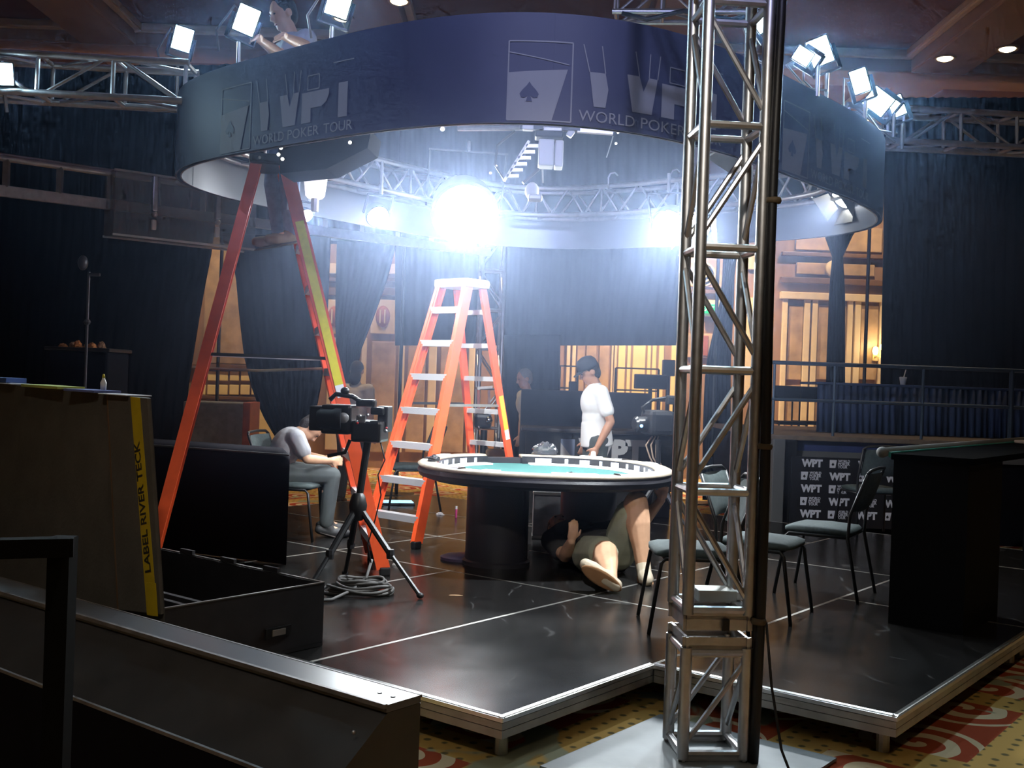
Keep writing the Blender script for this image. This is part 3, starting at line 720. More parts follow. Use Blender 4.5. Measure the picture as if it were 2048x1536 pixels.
work_lamp(1475, 312, 6.9, 'added work lamp hidden behind the front tower inside the ring', .16, 420, to=(.0, 8.0, .5), spot=88)  # unseen lamp added to light the ladder and the lying man
# soft white lantern hanging by the ladder person
p = at(631, 366, 8.4)
sl = thing('soft_lantern', 'white pleated soft lantern hanging beside the person on the ladder', 'stage light', p - Vector((0, 0, .12)))
MB().lathe([(.055, -.12), (.075, -.10), (.10, .10), (.085, .12), (.02, .12)], p, 12).build('shade', mat('lit_white_shade', (.9, .9, .88), .6, emit=(1, 1, 1), estr=.75), sl, 'auto')
MB().tube([p + Vector((0, 0, -.11)), p + Vector((0, 0, -.22))], .03, 8).build('socket', ALU, sl); MB().tube([p + Vector((0, 0, .1)), p + Vector((0, 0, .32))], .012, 6).build('hanger', BLK_METAL, sl)

# --- overhead camera rig in the middle of the ring
p = at(1075, 300, 8.5)
oc = thing('overhead_camera_rig', 'overhead camera rig with white box hanging in the centre of the ring', 'camera rig', p - Vector((0, 0, .3)))
c = lambda x, y, dy=0: at(x, y, 8.5 + dy)
MB().tube([c(915, 257), c(1050, 256)], .022, 8).build('arm', ALU, oc); MB().bar(c(1155, 259), c(1226, 264), .05, .045).build('arm', ALU, oc)
MB().bar(c(1040, 254), c(1160, 258), .06, .04).build('arm', BLK_METAL, oc)
MB().bbox(c(1056, 255), (.09, .07, .05), .012).build('clamp', WHT_PLASTIC, oc); MB().bbox(c(1141, 267), (.05, .05, .06), .01, Matrix.Rotation(.6, 3, 'Y')).build('clamp', WHT_PLASTIC, oc)
bc = c(1101, 309); hs = .098
MB().bbox(bc + Vector((-.035, 0, 0)), (.12, .17, .205), .012).build('lamp_box', WHT_PLASTIC, oc); MB().bbox(bc + Vector((.064, 0, -.005)), (.066, .17, .205), .012).build('lamp_box', WHT_PLASTIC, oc)
MB().bbox(c(1098, 272), (.22, .16, .05), .012).build('head_plate', BLK_PLASTIC, oc); MB().bbox(c(1105, 262), (.15, .14, .04), .01).build('electronics', ALU_DULL, oc)
for k in range(6):
    MB().bar(c(1052 - k * 8, 292 + k * 12), c(1078 - k * 8, 292 + k * 12), .03, .025).build('fin', ALU, oc)
MB().bar(c(1058, 282), c(1008, 362), .03, .02).build('stay', ALU_DULL, oc); MB().bar(c(1078, 338), c(1046, 366), .03, .02).build('stay', BLK_METAL, oc)
MB().tube([c(1085, 338), c(1086, 366)], .008, 6).build('rod', ALU, oc); MB().tube([c(1226, 272), c(1224, 280), c(1213, 315)], .005, 6).build('aerial', ALU, oc)
mb = MB(); mb.ball(c(1064, 382), (.055, .05, .07)); mb.build('lens_cluster', WHT_PLASTIC, oc, True); MB().bbox(c(1070, 396), (.11, .1, .05), .015).build('camera_body', ALU_DULL, oc)
MB().tube([c(1030, 262), c(995, 290), c(990, 330), c(1010, 360)], .01, 6).build('cable', BLK_PLASTIC, oc, True)
for q in ((1236, 265), (1232, 287), (981, 346), (992, 332)):
    MB().ball(c(*q), .009).build('indicator', MATS['indicator_led'], oc, True)
MB().tube([c(1075, 255), c(1075, 120)], .025, 8).build('drop_pole', BLK_METAL, oc)
for q in ((1216, 378), (1340, 372)):
    b_ = at(q[0], q[1], 10.5); hk = MB().tube([b_, b_ + Vector((0, 0, .11)), b_ + Vector((.02, 0, .15)), b_ + Vector((.06, 0, .16)), b_ + Vector((.09, 0, .13))], .009, 6)
    tag(hk.build('truss_hook', ALU, None, True), 'bent metal hook on the ring truss ' + ('right of the overhead camera' if q[0] < 1300 else 'next to the front tower'), 'hook')
# ================================================================== LADDERS
def ladder(name, label, top, fdir, H, wb, wt, ff, fr, n_steps, rear_rungs, sticker):
    """top: ground point under the cap; fdir: direction of the stepping side"""
    f = Vector((fdir[0], fdir[1], 0)).normalized(); w_ = Vector((-f.y, f.x, 0)); T = Vector((top[0], top[1], 0))
    t = thing(name, label, 'ladder', T + Vector((0, 0, SZ)))
    P = lambda a, b, z: T + f * a + w_ * b + Vector((0, 0, SZ + z))
    zt = H - .06
    rail = {}
    for sd in (-1, 1):
        a, b = P(ff, sd * wb / 2, .05), P(.10, sd * wt / 2, zt)
        r = MB().bar(a, b, .03, .095, f).build('front_rail', ORANGE, t)
        # channel flanges
        dn_ = (b - a).normalized()
        for e in (-1, 1): MB().bar(a - w_ * sd * .015 + f * e * .04, b - w_ * sd * .015 + f * e * .04, .04, .006, f).build('flange', ORANGE, r)
        MB().bbox(P(ff + .012, sd * wb / 2, .03), (.075, .055, .06), .01, Matrix(((f.x, w_.x, 0), (f.y, w_.y, 0), (0, 0, 1)))).build('rubber_foot', BLK_PLASTIC, r)
        a2, b2 = P(-fr, sd * wb * .44, .05), P(-.10, sd * wt * .46, zt)
        r2 = MB().bar(a2, b2, .028, .075, f).build('rear_rail', ORANGE, t)
        MB().bbox(P(-fr - .01, sd * wb * .44, .03), (.06, .045, .06), .01, Matrix(((f.x, w_.x, 0), (f.y, w_.y, 0), (0, 0, 1)))).build('rubber_foot', BLK_PLASTIC, r2)
        rail[sd] = (a, b, a2, b2, r)
        # spreader
        k = .52; MB().bar(a.lerp(b, k), a2.lerp(b2, k), .006, .022).build('spreader', BLK_METAL if sd < 0 else ALU_DULL, t)
    for i in range(1, n_steps + 1):
        z = i * .302 - .12; k = z / zt
        p0, p1 = rail[-1][0].lerp(rail[-1][1], k), rail[1][0].lerp(rail[1][1], k)
        MB().bar(p0, p1, .09, .055).build('step', STEP_AL, t)
        if rear_rungs:
            q0, q1 = rail[-1][2].lerp(rail[-1][3], k), rail[1][2].lerp(rail[1][3], k); MB().bar(q0, q1, .05, .042).build('rear_rung', STEP_AL, t)
    M3 = Matrix(((f.x, w_.x, 0), (f.y, w_.y, 0), (0, 0, 1)))
    MB().bbox(P(0, 0, H - .03), (.30, wt + .07, .075), .02, M3).build('top_cap', sticker['cap'], t)
    for a_, b_ in ((.08, 1), (.0, 1), (-.08, 1), (.08, -1), (-.08, -1)):
        MB().ball(P(a_, b_ * (wt / 2 + .037), H - .03), .012, 8, 6).build('rivet', ALU, t, True)
    for sd in sticker['sides']:
        a, b, a2, b2, r = rail[sd]
        if sticker.get('rear'): a, b = a2, b2
        o_ = w_ * sd * .0165
        for (k0, k1, m_) in sticker['strips']: MB().bar(a.lerp(b, k0) + o_, a.lerp(b, k1) + o_, .003, .06 if not sticker.get('rear') else .05, f).build('label_strip', m_, r)
    return t
LAD_A = Vector((.97, .24)); wA = Vector((-.24, .97)); mA = Vector((-.86, 7.66)) + wA * .37
topA = mA - LAD_A * .86
ladder('step_ladder', 'tall orange ladder on the left with long yellow sticker, person standing on it', topA, LAD_A, 2.92, .74, .36, .86, .72, 9, False,
       dict(cap=BLK_METAL, sides=(-1,), strips=[(.455, .86, YEL), (.425, .455, WHT)]))
LAD_B = Vector((-.66, -.75)); LAD_B.normalize(); wB = Vector((-LAD_B.y, LAD_B.x))
wv_ = wB if wB.x < 0 else -wB
mB = Vector((-.73, 8.92)) + wv_ * .31; topB = mB - LAD_B * .74
ladder('step_ladder', 'shorter orange ladder with white steps standing open behind the poker table', topB, LAD_B, 2.27, .62, .34, .74, .60, 7, True,
       dict(cap=WHT_PLASTIC, sides=(-1 if wB.x < 0 else 1,), rear=True, strips=[(.42, .56, YEL), (.38, .42, WHT)]))
# cord slung between the ladder rails
c0 = at(385, 735, 8.2); c1 = at(648, 737, 8.3)

# ================================================================== POKER TABLE
TCX, TCY, TAX, TAY, TZ = .28, 8.50, .99, 1.06, .965
def tp(t, k=1.0, z=0.0, dx=0.0):
    e = 2 / 2.35; c_, s_ = math.cos(t), math.sin(t)
    return Vector((TCX + math.copysign(abs(c_) ** e, c_) * (TAX * k + dx), TCY + math.copysign(abs(s_) ** e, s_) * (TAY * k + dx), z))
table = thing('poker_table', 'large dark oval poker table with glowing white rail and teal felt', 'table', (TCX, TCY, SZ))
def tring(mb, prof, t0=0.0, t1=2 * math.pi, n=96):
    """prof: (dx, z) closed profile swept round the table"""
    k = len(mb.v); m = len(prof); closed = abs(t1 - t0 - 2 * math.pi) < 1e-6
    for i in range(n + (0 if closed else 1)):
        t = t0 + (t1 - t0) * i / n
        for (dx, z) in prof: mb.v.append(tp(t, 1, z, dx))
    rows = n + (0 if closed else 1)
    for i in range(n):
        for j in range(m):
            a, b = k + i * m + j, k + i * m + (j + 1) % m; i2 = (i + 1) % rows
            mb.f.append((a, b, k + i2 * m + (j + 1) % m, k + i2 * m + j))
    if not closed: mb.f.append(tuple(k + j for j in range(m))); mb.f.append(tuple(k + n * m + j for j in reversed(range(m))))
    return mb
TBLK = mat('black_table_leather', (.014, .013, .016), .4, bump=.1, bscale=120)
FELT = mat('teal_felt', (.022, .115, .105), .9, var=.06, vscale=30)
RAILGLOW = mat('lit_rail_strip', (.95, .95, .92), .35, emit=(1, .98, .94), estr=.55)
RAILW = mat('white_padded_rail', (.34, .29, .22), .4, var=.15, vscale=14)
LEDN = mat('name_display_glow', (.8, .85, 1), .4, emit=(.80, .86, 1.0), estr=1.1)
# open gap for the dealer at the back: angles (gap centre seen at photo x 1003)
GA = math.atan2((9.55 - TCY) / TAY, (at(1003, 905, 9.6).x - TCX) / TAX); g0, g1 = GA - .19, GA + .19
mb = MB(); N_ = 80
for z in (TZ - .12, TZ - .075):
    for i in range(N_): mb.v.append(tp(2 * math.pi * i / N_, 1, z, -.10))
mb.f.append(tuple(range(N_))); mb.f.append(tuple(range(N_, 2 * N_)))
for i in range(N_): mb.f.append((i, (i + 1) % N_, N_ + (i + 1) % N_, N_ + i))
mb.build('felt_top', FELT, table)
tring(MB(), [(-.10, TZ - .122), (-.02, TZ - .095), (-.004, TZ - .06), (-.02, TZ - .03), (-.12, TZ - .03), (-.13, TZ - .12)]).build('apron', TBLK, table, 'auto')
tring(MB(), [(-.02, TZ - .03), (-.005, TZ - .012), (-.03, TZ), (-.13, TZ + .002), (-.15, TZ - .012), (-.14, TZ - .03)], g1, g0 + 2 * math.pi).build('arm_rail', RAILW, table, True)
tring(MB(), [(-.15, TZ - .075), (-.15, TZ - .012), (-.165, TZ - .012), (-.165, TZ - .075)], g1, g0 + 2 * math.pi).build('display_band', TBLK, table)
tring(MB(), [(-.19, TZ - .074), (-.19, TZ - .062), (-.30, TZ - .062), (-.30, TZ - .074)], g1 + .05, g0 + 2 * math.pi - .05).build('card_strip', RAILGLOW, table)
# name displays on the inner face
nd = 30
for i in range(nd):
    t = g1 + .07 + (g0 + 2 * math.pi - g1 - .14) * (i + .5) / nd
    wd = .055 if i % 2 else .016
    mb = MB(); q = []
    for (dt, z) in ((-wd, -.062), (wd, -.062), (wd, -.024), (-wd, -.024)): q.append(tp(t + dt, 1, TZ + z, -.167))
    q2 = [tp(t + dt, 1, TZ + z, -.171) for (dt, z) in ((-wd, -.062), (wd, -.062), (wd, -.024), (-wd, -.024))]
    mb.hexa(q + q2); mb.build('name_display', LEDN, table)
# bright cushions and dark cup blocks on top of the rail
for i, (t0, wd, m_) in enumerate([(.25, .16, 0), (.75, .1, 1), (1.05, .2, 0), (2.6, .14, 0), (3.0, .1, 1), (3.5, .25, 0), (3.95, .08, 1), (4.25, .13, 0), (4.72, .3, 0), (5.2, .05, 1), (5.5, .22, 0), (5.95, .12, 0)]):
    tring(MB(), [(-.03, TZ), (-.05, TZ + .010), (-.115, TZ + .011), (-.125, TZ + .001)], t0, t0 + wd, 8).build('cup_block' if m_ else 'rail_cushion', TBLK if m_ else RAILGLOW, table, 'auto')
for (cx_, cy_, r_) in ((-.075, 8.33, .238), (.69, 9.32, .24)):
    MB().lathe([(r_ + .02, SZ), (r_ + .02, SZ + .03), (r_, SZ + .04), (r_, TZ - .15), (r_ + .05, TZ - .135), (r_ + .05, TZ - .12)], (cx_, cy_, 0), 36).build('pedestal', TBLK, table, 'auto')
# things on the table
def bag(p, sx, sy, sz, name, label, m_, seed, cat='bag'):
    rnd = random.Random(seed); mb = MB(); n, m2 = 14, 8
    for j in range(m2 + 1):
        a = math.pi * .5 * j / m2
        for i in range(n):
            q = 2 * math.pi * i / n; k = 1 + rnd.uniform(-.16, .16)
            mb.v.append(Vector((p[0] + math.cos(q) * math.cos(a) * sx * k, p[1] + math.sin(q) * math.cos(a) * sy * k, p[2] + max(0, math.sin(a) * sz * k))))
    for j in range(m2):
        for i in range(n): mb.f.append((j * n + i, j * n + (i + 1) % n, (j + 1) * n + (i + 1) % n, (j + 1) * n + i))
    mb.f.append(tuple(range(n)))
    return tag(mb.build(name, m_, None, False), label, cat)
PLB = mat('clear_black_plastic', (.05, .05, .055), .15, spec=.8)
bag(tuple(at(1090, 905, 9.5)[:2]) + (TZ + .008,), .11, .07, .10, 'plastic_bag', 'crumpled dark shiny plastic bag on the far rail of the poker table', PLB, 3)
bag((at(1138, 945, 8.2).x, 8.0, TZ - .073), .075, .055, .05, 'chip_bag', 'small dark crumpled bag lying on the teal felt', PLB, 5)
bag(tuple(at(868, 918, 8.3)[:2]) + (TZ + .005,), .05, .06, .045, 'crumpled_cloth', 'crumpled dark cloth on the left rail of the poker table', TBLK, 8, 'cloth')
q = at(1189, 905, 9.3); tag(MB().lathe([(.001, 0), (.022, 0), (.024, .004), (.018, .045), (.001, .05)], (q.x, 9.42, TZ + .002), 12).build('chip_stack', WHT_PLASTIC, None, True), 'tiny white cup on the far rail of the poker table', 'cup')
# grey case behind the pedestals
p = at(1101, 1080, 9.72); gc = thing('equipment_case', 'grey upright equipment case seen between the table pedestals', 'case', (p.x, 9.78, SZ))
MB().bbox((p.x, 9.78, SZ + .215), (.33, .2, .43), .01).build('body', mat('grey_case_vinyl', (.22, .22, .23), .6, var=.2, vscale=12), gc)
for z in (SZ + .02, SZ + .41): MB().box((p.x, 9.78, z), (.336, .206, .025)).build('edge_band', ALU_DULL, gc)
# dark round base next to the pedestal
p = onz(915, 1122, SZ); tag(MB().lathe([(.17, 0), (.17, .02), (.13, .035), (.03, .05), (.001, .05)], (p.x + .03, p.y + .1, SZ), 24).build('stand_base', mat('purple_black_enamel', (.05, .04, .07), .35), None, 'auto'), 'dark round stand base on the deck left of the table pedestal', 'stand base')

# ================================================================== STACKING CHAIRS
CH_FAB = mat('grey_green_upholstery', (.055, .075, .075), .85, var=.2, vscale=40)
def make_chair(label):
    t = thing('stacking_chair', label, 'chair', (0, 0, 0), 'black tube stacking chairs on the stage')
    # local: x forward, y across
    mb = MB()
    prof = [(-.22, .0), (-.2, .022), (0, .03), (.18, .024), (.235, .006), (.235, -.02), (.2, -.03), (-.2, -.03), (-.22, -.02)]
    n = 10
    for j in range(n + 1):
        y = -.225 + .45 * j / n; k = 1 - .10 * abs(2 * j / n - 1) ** 4
        for (x, z) in prof: mb.v.append(Vector((x * k, y, .455 + z * (1 - .35 * abs(2 * j / n - 1) ** 6))))
    m = len(prof)
    for j in range(n):
        for i in range(m): mb.f.append((j * m + i, j * m + (i + 1) % m, (j + 1) * m + (i + 1) % m, (j + 1) * m + i))
    mb.f.append(tuple(range(m))); mb.f.append(tuple(n * m + i for i in range(m)))
    mb.build('seat', CH_FAB, t, True)
    mb = MB()
    for k_, th_ in ((0, 1), (1, -1)):
        mb.grid(lambda i, j: (-.235 - .09 * (j / 8) - .03 * math.sin(math.pi * i / 8) + th_ * .02 * (1 - abs(2 * i / 8 - 1) ** 5) * (1 - abs(2 * j / 8 - 1) ** 5), -.22 + .44 * i / 8, .60 + .26 * j / 8), 8, 8)
    mb.build('backrest', CH_FAB, t, True)
    for s in (-1, 1):
        y = s * .235
        MB().tube([(.265, y + s * .02, 0), (.205, y, .40), (.18, y, .425), (-.2, y, .425)], .0115, 8).build('leg', BLK_METAL, t, True)
        MB().tube([(-.30, y + s * .02, 0), (-.215, y, .42), (-.225, y, .58), (-.33, y, .86)], .0115, 8).build('leg', BLK_METAL, t, True)
    MB().tube([(-.33, -.235, .86), (-.345, -.2, .885), (-.35, 0, .892), (-.345, .2, .885), (-.33, .235, .86)], .0115, 8).build('back_tube', BLK_METAL, t, True)
    MB().tube([(.18, -.235, .425), (.18, .235, .425)], .01, 8).build('cross_tube', BLK_METAL, t); MB().tube([(-.2, -.235, .425), (-.2, .235, .425)], .01, 8).build('cross_tube', BLK_METAL, t)
    return t
fd = Vector((-.86, .51)); rz = math.atan2(fd.y, fd.x)
ch = make_chair('black tube chair with grey green seat facing the table beside the black counter')
p1, p2 = onz(1715, 1210, SZ), onz(1750, 1185, SZ); mid = (p1 + p2) / 2
ch.location = (mid.x + fd.x * .30, mid.y + fd.y * .30, SZ + .002); ch.rotation_euler = (0, 0, rz)
q1, q2 = onz(1580, 1255, SZ), onz(1627, 1222, SZ); mid = (q1 + q2) / 2; f2 = Vector((.87, -.49))
dup(ch, (mid.x - f2.x * .27, mid.y - f2.y * .27, SZ + .002), math.atan2(f2.y, f2.x), 'chair with its back to the front tower and legs at the deck seam')
q1 = onz(1297, 1270, SZ); f3 = Vector((-1, .0)); s3 = Vector((-f3.y, f3.x))
c3 = Vector((q1.x, q1.y)) - f3 * .265 - s3 * .255
dup(ch, (c3.x, c3.y, SZ + .002), math.atan2(f3.y, f3.x), 'chair partly hidden behind the front tower near the lying man')
c4 = at(1742, 1000, 10.8); dup(ch, (c4.x, 10.8, SZ + .002), math.radians(95), 'chair seen from behind in front of the logo wall')
cs_ = onz(640, 1085, SZ); dup(ch, (-1.84, 9.35, SZ + .002), math.radians(-8), 'chair under the sitting man in the grey shirt', 'black tube stacking chairs on the stage')
cs2 = at(815, 935, 11.5); dup(ch, (cs2.x, 11.6, SZ + .002), math.radians(200), 'chair far behind the shorter ladder near the lit carpet')

# ================================================================== BLACK COUNTER AT THE RIGHT
cn = ab(2.56, .79, 0); ctr = thing('bar_counter', 'tall black counter with teal edged top at the right edge', 'counter', cn + A2 * .4 + Vector((0, 0, SZ)))
def along(l, w_, z): q = cn + A2 * l - B2 * w_; q.z = z; return q
def cbox(l0, l1, w0, w1, z0, z1): return MB().hexa([along(l0, w0, z0), along(l1, w0, z0), along(l1, w1, z0), along(l0, w1, z0), along(l0, w0, z1), along(l1, w0, z1), along(l1, w1, z1), along(l0, w1, z1)])
BFELT = mat('black_felt_board', (.006, .006, .007), .9, spec=.15)
cbox(0, .75, 0, .44, SZ, 1.20).build('body', BFELT, ctr); cbox(3.2, 3.6, .02, .42, SZ, 1.20).build('body', BFELT, ctr)
cbox(-.02, 3.7, -.03, .45, 1.201, 1.238).build('top', mat('matt_black_top', (.003, .003, .003), .95, spec=.02), ctr)
cbox(-.02, 3.7, .452, .466, 1.215, 1.246).build('edge_strip', mat('teal_edge_strip', (.05, .45, .38), .4), ctr)
MB().tube([along(-.03, .50, 1.243), along(3.7, .50, 1.243)], .028, 10).build('padded_roll', mat('grey_padding', (.22, .22, .21), .7), ctr, True)
MB().ball(along(-.035, .50, 1.243), (.036, .036, .034)).build('end_cap', MATS['grey_padding'], ctr, True)
tag(MB().lathe([(.03, 0), (.035, .01), (.033, .05), (.02, .055), (.001, .055)], along(3.15, .38, 1.239), 12).build('paper_cup', WHT_PLASTIC, None, True), 'small white cup on the far end of the black counter', 'cup')
tag(MB().bbox(along(2.8, .34, 1.253), (.14, .10, .026), .006, Rz(.6)).build('card_box', mat('brown_card', (.3, .2, .14), .7)), 'flat brown box on the black counter beside the white cup', 'box')

# ================================================================== RISER WITH LOGO WALL, RAIL AND SKIRTED TABLE
NAVY = mat('navy_vinyl', (.03, .045, .15), .5, var=.2, vscale=4); NAVYSK = mat('navy_table_skirt', (.025, .045, .12), .8, var=.3, vscale=5)
RAILB = mat('blue_grey_pipe', (.05, .08, .13), .45, .3)
RY = 11.75; rx0 = at(1535, 860, RY).x; rx1 = 7.2
riser = thing('audience_riser', 'dark audience riser with navy fascia behind the stage on the right', 'riser', ((rx0 + rx1) / 2, RY + 1.6, 0))
MB().box(((rx0 + rx1) / 2, RY + 1.55, .53), (rx1 - rx0, 3.0, 1.06)).build('base', BLK_FAB, riser)
MB().bbox(((rx0 + rx1) / 2, RY + 1.5, 1.095), (rx1 - rx0 + .1, 3.16, .05), .01).build('deck', mat('tan_deck_carpet', (.16, .12, .09), .8, var=.2, vscale=10), riser)
MB().box(((rx0 + rx1) / 2 + .12, RY + .03, 1.01), (rx1 - rx0 - .24, .03, .11)).build('fascia', NAVY, riser)
MB().box(((rx0 + rx1) / 2 + .12, RY + .02, .92), (rx1 - rx0 - .24, .05, .07)).build('ledge', mat('grey_ledge', (.10, .10, .10), .6), riser)
MB().bbox((rx0 + .10, RY - .04, .55), (.13, .2, 1.06), .01).build('end_post', mat('grey_flat_paint', (.10, .10, .10), .6), riser); MB().bbox((rx0 + .24, RY - .02, .55), (.14, .12, 1.06), .01).build('end_post', BLK_METAL, riser)
lw = thing('logo_wall', 'low black wall repeating white poker tour logos at the stage end', 'banner wall', ((at(1575, 1000, RY).x + 4.6) / 2, RY - .115, .0))
lx0 = at(1575, 1000, RY).x; lx1 = 4.8
MB().box(((lx0 + lx1) / 2, RY - .115, .53), (lx1 - lx0, .04, .74)).build('panel', mat('black_logo_vinyl', (.01, .01, .014), .5), lw)
PRW = mat('white_logo_print', (.62, .63, .72), .6)
Mx = lambda x, z: Matrix(((1, 0, 0, x), (0, 0, -1, RY - .136), (0, 1, 0, z), (0, 0, 0, 1)))
for r in range(5):
    for c_ in range(9):
        x = lx0 + .10 + c_ * .30 - (.0 if r % 2 else 0); z = .80 - r * .135
        if x + .25 > lx1: continue
        if (r + c_) % 2 == 0: text_mb('WPT', .105, Mx(x, z), None, .006, .225).build('logo_print', PRW, lw)
        else:
            mb = MB(); mb.prism([(0, 0), (.062, 0), (.075, .085), (.0, .085)], .003, Mx(x, z - .008))
            e = mb.build('logo_print', PRW, lw); MB().prism(spade(.034, .04, .028, .036), .002, Mx(x, z - .008) @ Matrix.Translation((0, 0, .003))).build('spade', MATS['black_logo_vinyl'], e)
            for k, tx in enumerate(('WORLD', 'POKER', 'TOUR')): text_mb(tx, .040, Mx(x + .09, z + .053 - .031 * k), None, .001, .125 if k < 2 else .10).build('logo_print', PRW, lw)
rail = thing('guard_rail', 'blue grey pipe guard rail along the front of the audience riser', 'railing', ((rx0 + rx1) / 2, RY + .15, 1.12))
ry = RY + .12
for z, r_ in ((1.90, .022), (1.50, .018)): MB().tube([(rx0 + .05, ry, z), (rx1, ry, z)], r_, 8).build('rail_pipe', RAILB, rail)
for px in (1547, 1668, 1845, 2022): x = at(px, 800, ry).x; MB().tube([(x, ry, 1.12), (x, ry, 1.90)], .028 if px > 2000 else .016, 8).build('post', RAILB, rail)
for x in (6.2, 7.0): MB().tube([(x, ry, 1.12), (x, ry, 1.9)], .02, 8).build('post', RAILB, rail)
# skirted table on the riser
sx0, sx1 = at(1632, 800, 12.9).x, 7.1
sk = thing('skirted_table', 'long table with pleated navy skirt standing on the riser', 'table', ((sx0 + sx1) / 2, 13.0, 1.12))
npl = 150
mb = MB().grid(lambda i, j: (sx0 + (sx1 - sx0) * i / npl, 12.86 + .03 * math.sin(i * 1.9) + .012 * math.sin(i * .6) - .02 * (1 - j), 1.125 + .56 * j), npl, 1); so = mb.build('skirt', NAVYSK, sk, True); so.modifiers.new('thickness', 'SOLIDIFY').thickness = .004
MB().bbox(((sx0 + sx1) / 2, 13.2, 1.70), (sx1 - sx0 + .05, .74, .03), .01).build('table_top', NAVYSK, sk)
p = at(1806, 765, 13.1); bt = thing('paper_cup', 'small pale cup with straw on the skirted table', 'cup', (p.x, 13.1, 1.716))
MB().lathe([(.03, 0), (.045, .09), (.04, .095), (.001, .095)], (p.x, 13.1, 1.716), 12).build('cup', mat('pale_blue_paper', (.5, .52, .6), .6), bt, True); MB().tube([(p.x, 13.1, 1.78), (p.x + .03, 13.1, 1.90)], .006, 6).build('straw', WHT_PLASTIC, bt)
# folding stools and stands in front of the doorway
def stand(px, y, label, h=.8, w_=.4):
    x = at(px, 800, y).x; t = thing('director_chair', label, 'chair', (x, y, 0), 'tall folding chairs in front of the doorway')
    for sx in (-1, 1):
        for sy in (-1, 1): MB().tube([(x + sx * w_ / 2, y + sy * .2, 0), (x + sx * w_ / 2, y + sy * .2, h + (.55 if sy > 0 else .0))], .014, 6).build('leg', BLK_METAL, t)
        MB().tube([(x + sx * w_ / 2, y - .2, h * .5), (x + sx * w_ / 2, y + .2, h * .5)], .012, 6).build('cross_tube', BLK_METAL, t); MB().tube([(x + sx * w_ / 2, y - .2, h * .95), (x + sx * w_ / 2, y + .2, h * .3)], .012, 6).build('cross_tube', BLK_METAL, t)
    MB().bbox((x, y, h), (w_, .42, .05), .01).build('seat', BLK_FAB, t); MB().bbox((x, y + .2, h + .45), (w_, .03, .2), .008).build('backrest', BLK_FAB, t)
    for yy in (-.2, .2): MB().tube([(x - w_ / 2, y + yy, .35), (x + w_ / 2, y + yy, .35)], .012, 6).build('cross_tube', BLK_METAL, t)
stand(1580, 16.2, 'tall dark folding chair left of the panelled doorway', 1.12); stand(1618, 16.6, 'tall dark folding chair in front of the open door', 1.12); stand(1725, 16.3, 'tall dark folding chair right of the necktie drape', 1.12)
# wall sconce and exit sign
p = at(1754, 702, 18.85)
sc_ = thing('wall_sconce', 'glowing two bulb wall sconce beside the right drape', 'wall lamp', p)
MB().bbox((p.x, 18.93, p.z - .05), (.1, .05, .25), .02).build('back_plate', GOLD, sc_)
for dx, dz in ((-.05, 0), (.08, .07)):
    MB().ball((p.x + dx, 18.78, p.z + dz), (.05, .05, .075)).build('bulb', mat('sconce_bulb', (1, .8, .4), .5, emit=(1, .72, .28), estr=12), sc_, True); MB().tube([(p.x, 18.9, p.z - .08), (p.x + dx, 18.8, p.z - .12), (p.x + dx, 18.78, p.z + dz - .07)], .012, 6).build('arm', GOLD, sc_, True)
lamp('sconce_lamp', 'POINT', (p.x, 18.6, p.z + .1), 10 * HOUSE_W, WARM, .06, parent=sc_)
p = at(1417, 617, 18.8); ex = thing('exit_sign', 'green lit exit sign seen through the front tower', 'sign', p - Vector((0, 0, .09)))
MB().bbox((p.x, 18.85, p.z), (.24, .05, .16), .008).build('case', mat('green_glow', (.0, .25, .08), .4, emit=(.02, .85, .25), estr=.9), ex)
text_mb('EXIT', .11, Matrix(((1, 0, 0, p.x - .10), (0, 0, -1, 18.822), (0, 1, 0, p.z - .038), (0, 0, 0, 1))), None, .002, .20).build('lettering', mat('exit_letters', (.9, 1, .9), .5, emit=(.6, 1, .7), estr=1.2), ex)
# ================================================================== FOREGROUND CASES
# long console: flat top strip, sloping front, upright plinth (runs along -B)
ce0 = Vector((-.215, 2.92, 0)); CL = 4.2; CZT = .75
def cp(l, s, z): q = ce0 - B2 * l - A2 * s; q.z = z; return q
CONS = mat('charcoal_laminate', (.035, .035, .038), .38, var=.2, vscale=6)
CEDGE = mat('worn_edge', (.16, .15, .15), .45, .3, var=.3, vscale=15)
con = thing('console_desk', 'long black console with sloping front across the lower left foreground', 'console', cp(CL / 2, .2, 0))
MB().hexa([cp(0, 0, CZT - .02), cp(CL, 0, CZT - .02), cp(CL, .13, CZT - .02), cp(0, .13, CZT - .02), cp(0, 0, CZT), cp(CL, 0, CZT), cp(CL, .13, CZT), cp(0, .13, CZT)]).build('top_ledge', mat('satin_ledge', (.10, .11, .13), .28), con)
MB().hexa([cp(.0, .336, .02), cp(CL, .336, .02), cp(CL, .342, .02), cp(0, .342, .02), cp(.0, .336, .57), cp(CL, .336, .57), cp(CL, .342, .57), cp(0, .342, .57)]).build('plinth_black_sheet', BLK_FAB, con)  # thin black sheet in front of the upright plinth
MB().add([cp(0, 0, .02), cp(0, .335, .02), cp(0, .335, .575), cp(0, .125, CZT - .021), cp(0, 0, CZT - .021), cp(CL, 0, .02), cp(CL, .335, .02), cp(CL, .335, .575), cp(CL, .125, CZT - .021), cp(CL, 0, CZT - .021)],
         [(0, 1, 2, 3, 4), (9, 8, 7, 6, 5), (0, 5, 6, 1), (1, 6, 7, 2), (2, 7, 8, 3), (3, 8, 9, 4), (4, 9, 5, 0)]).build('body', CONS, con)
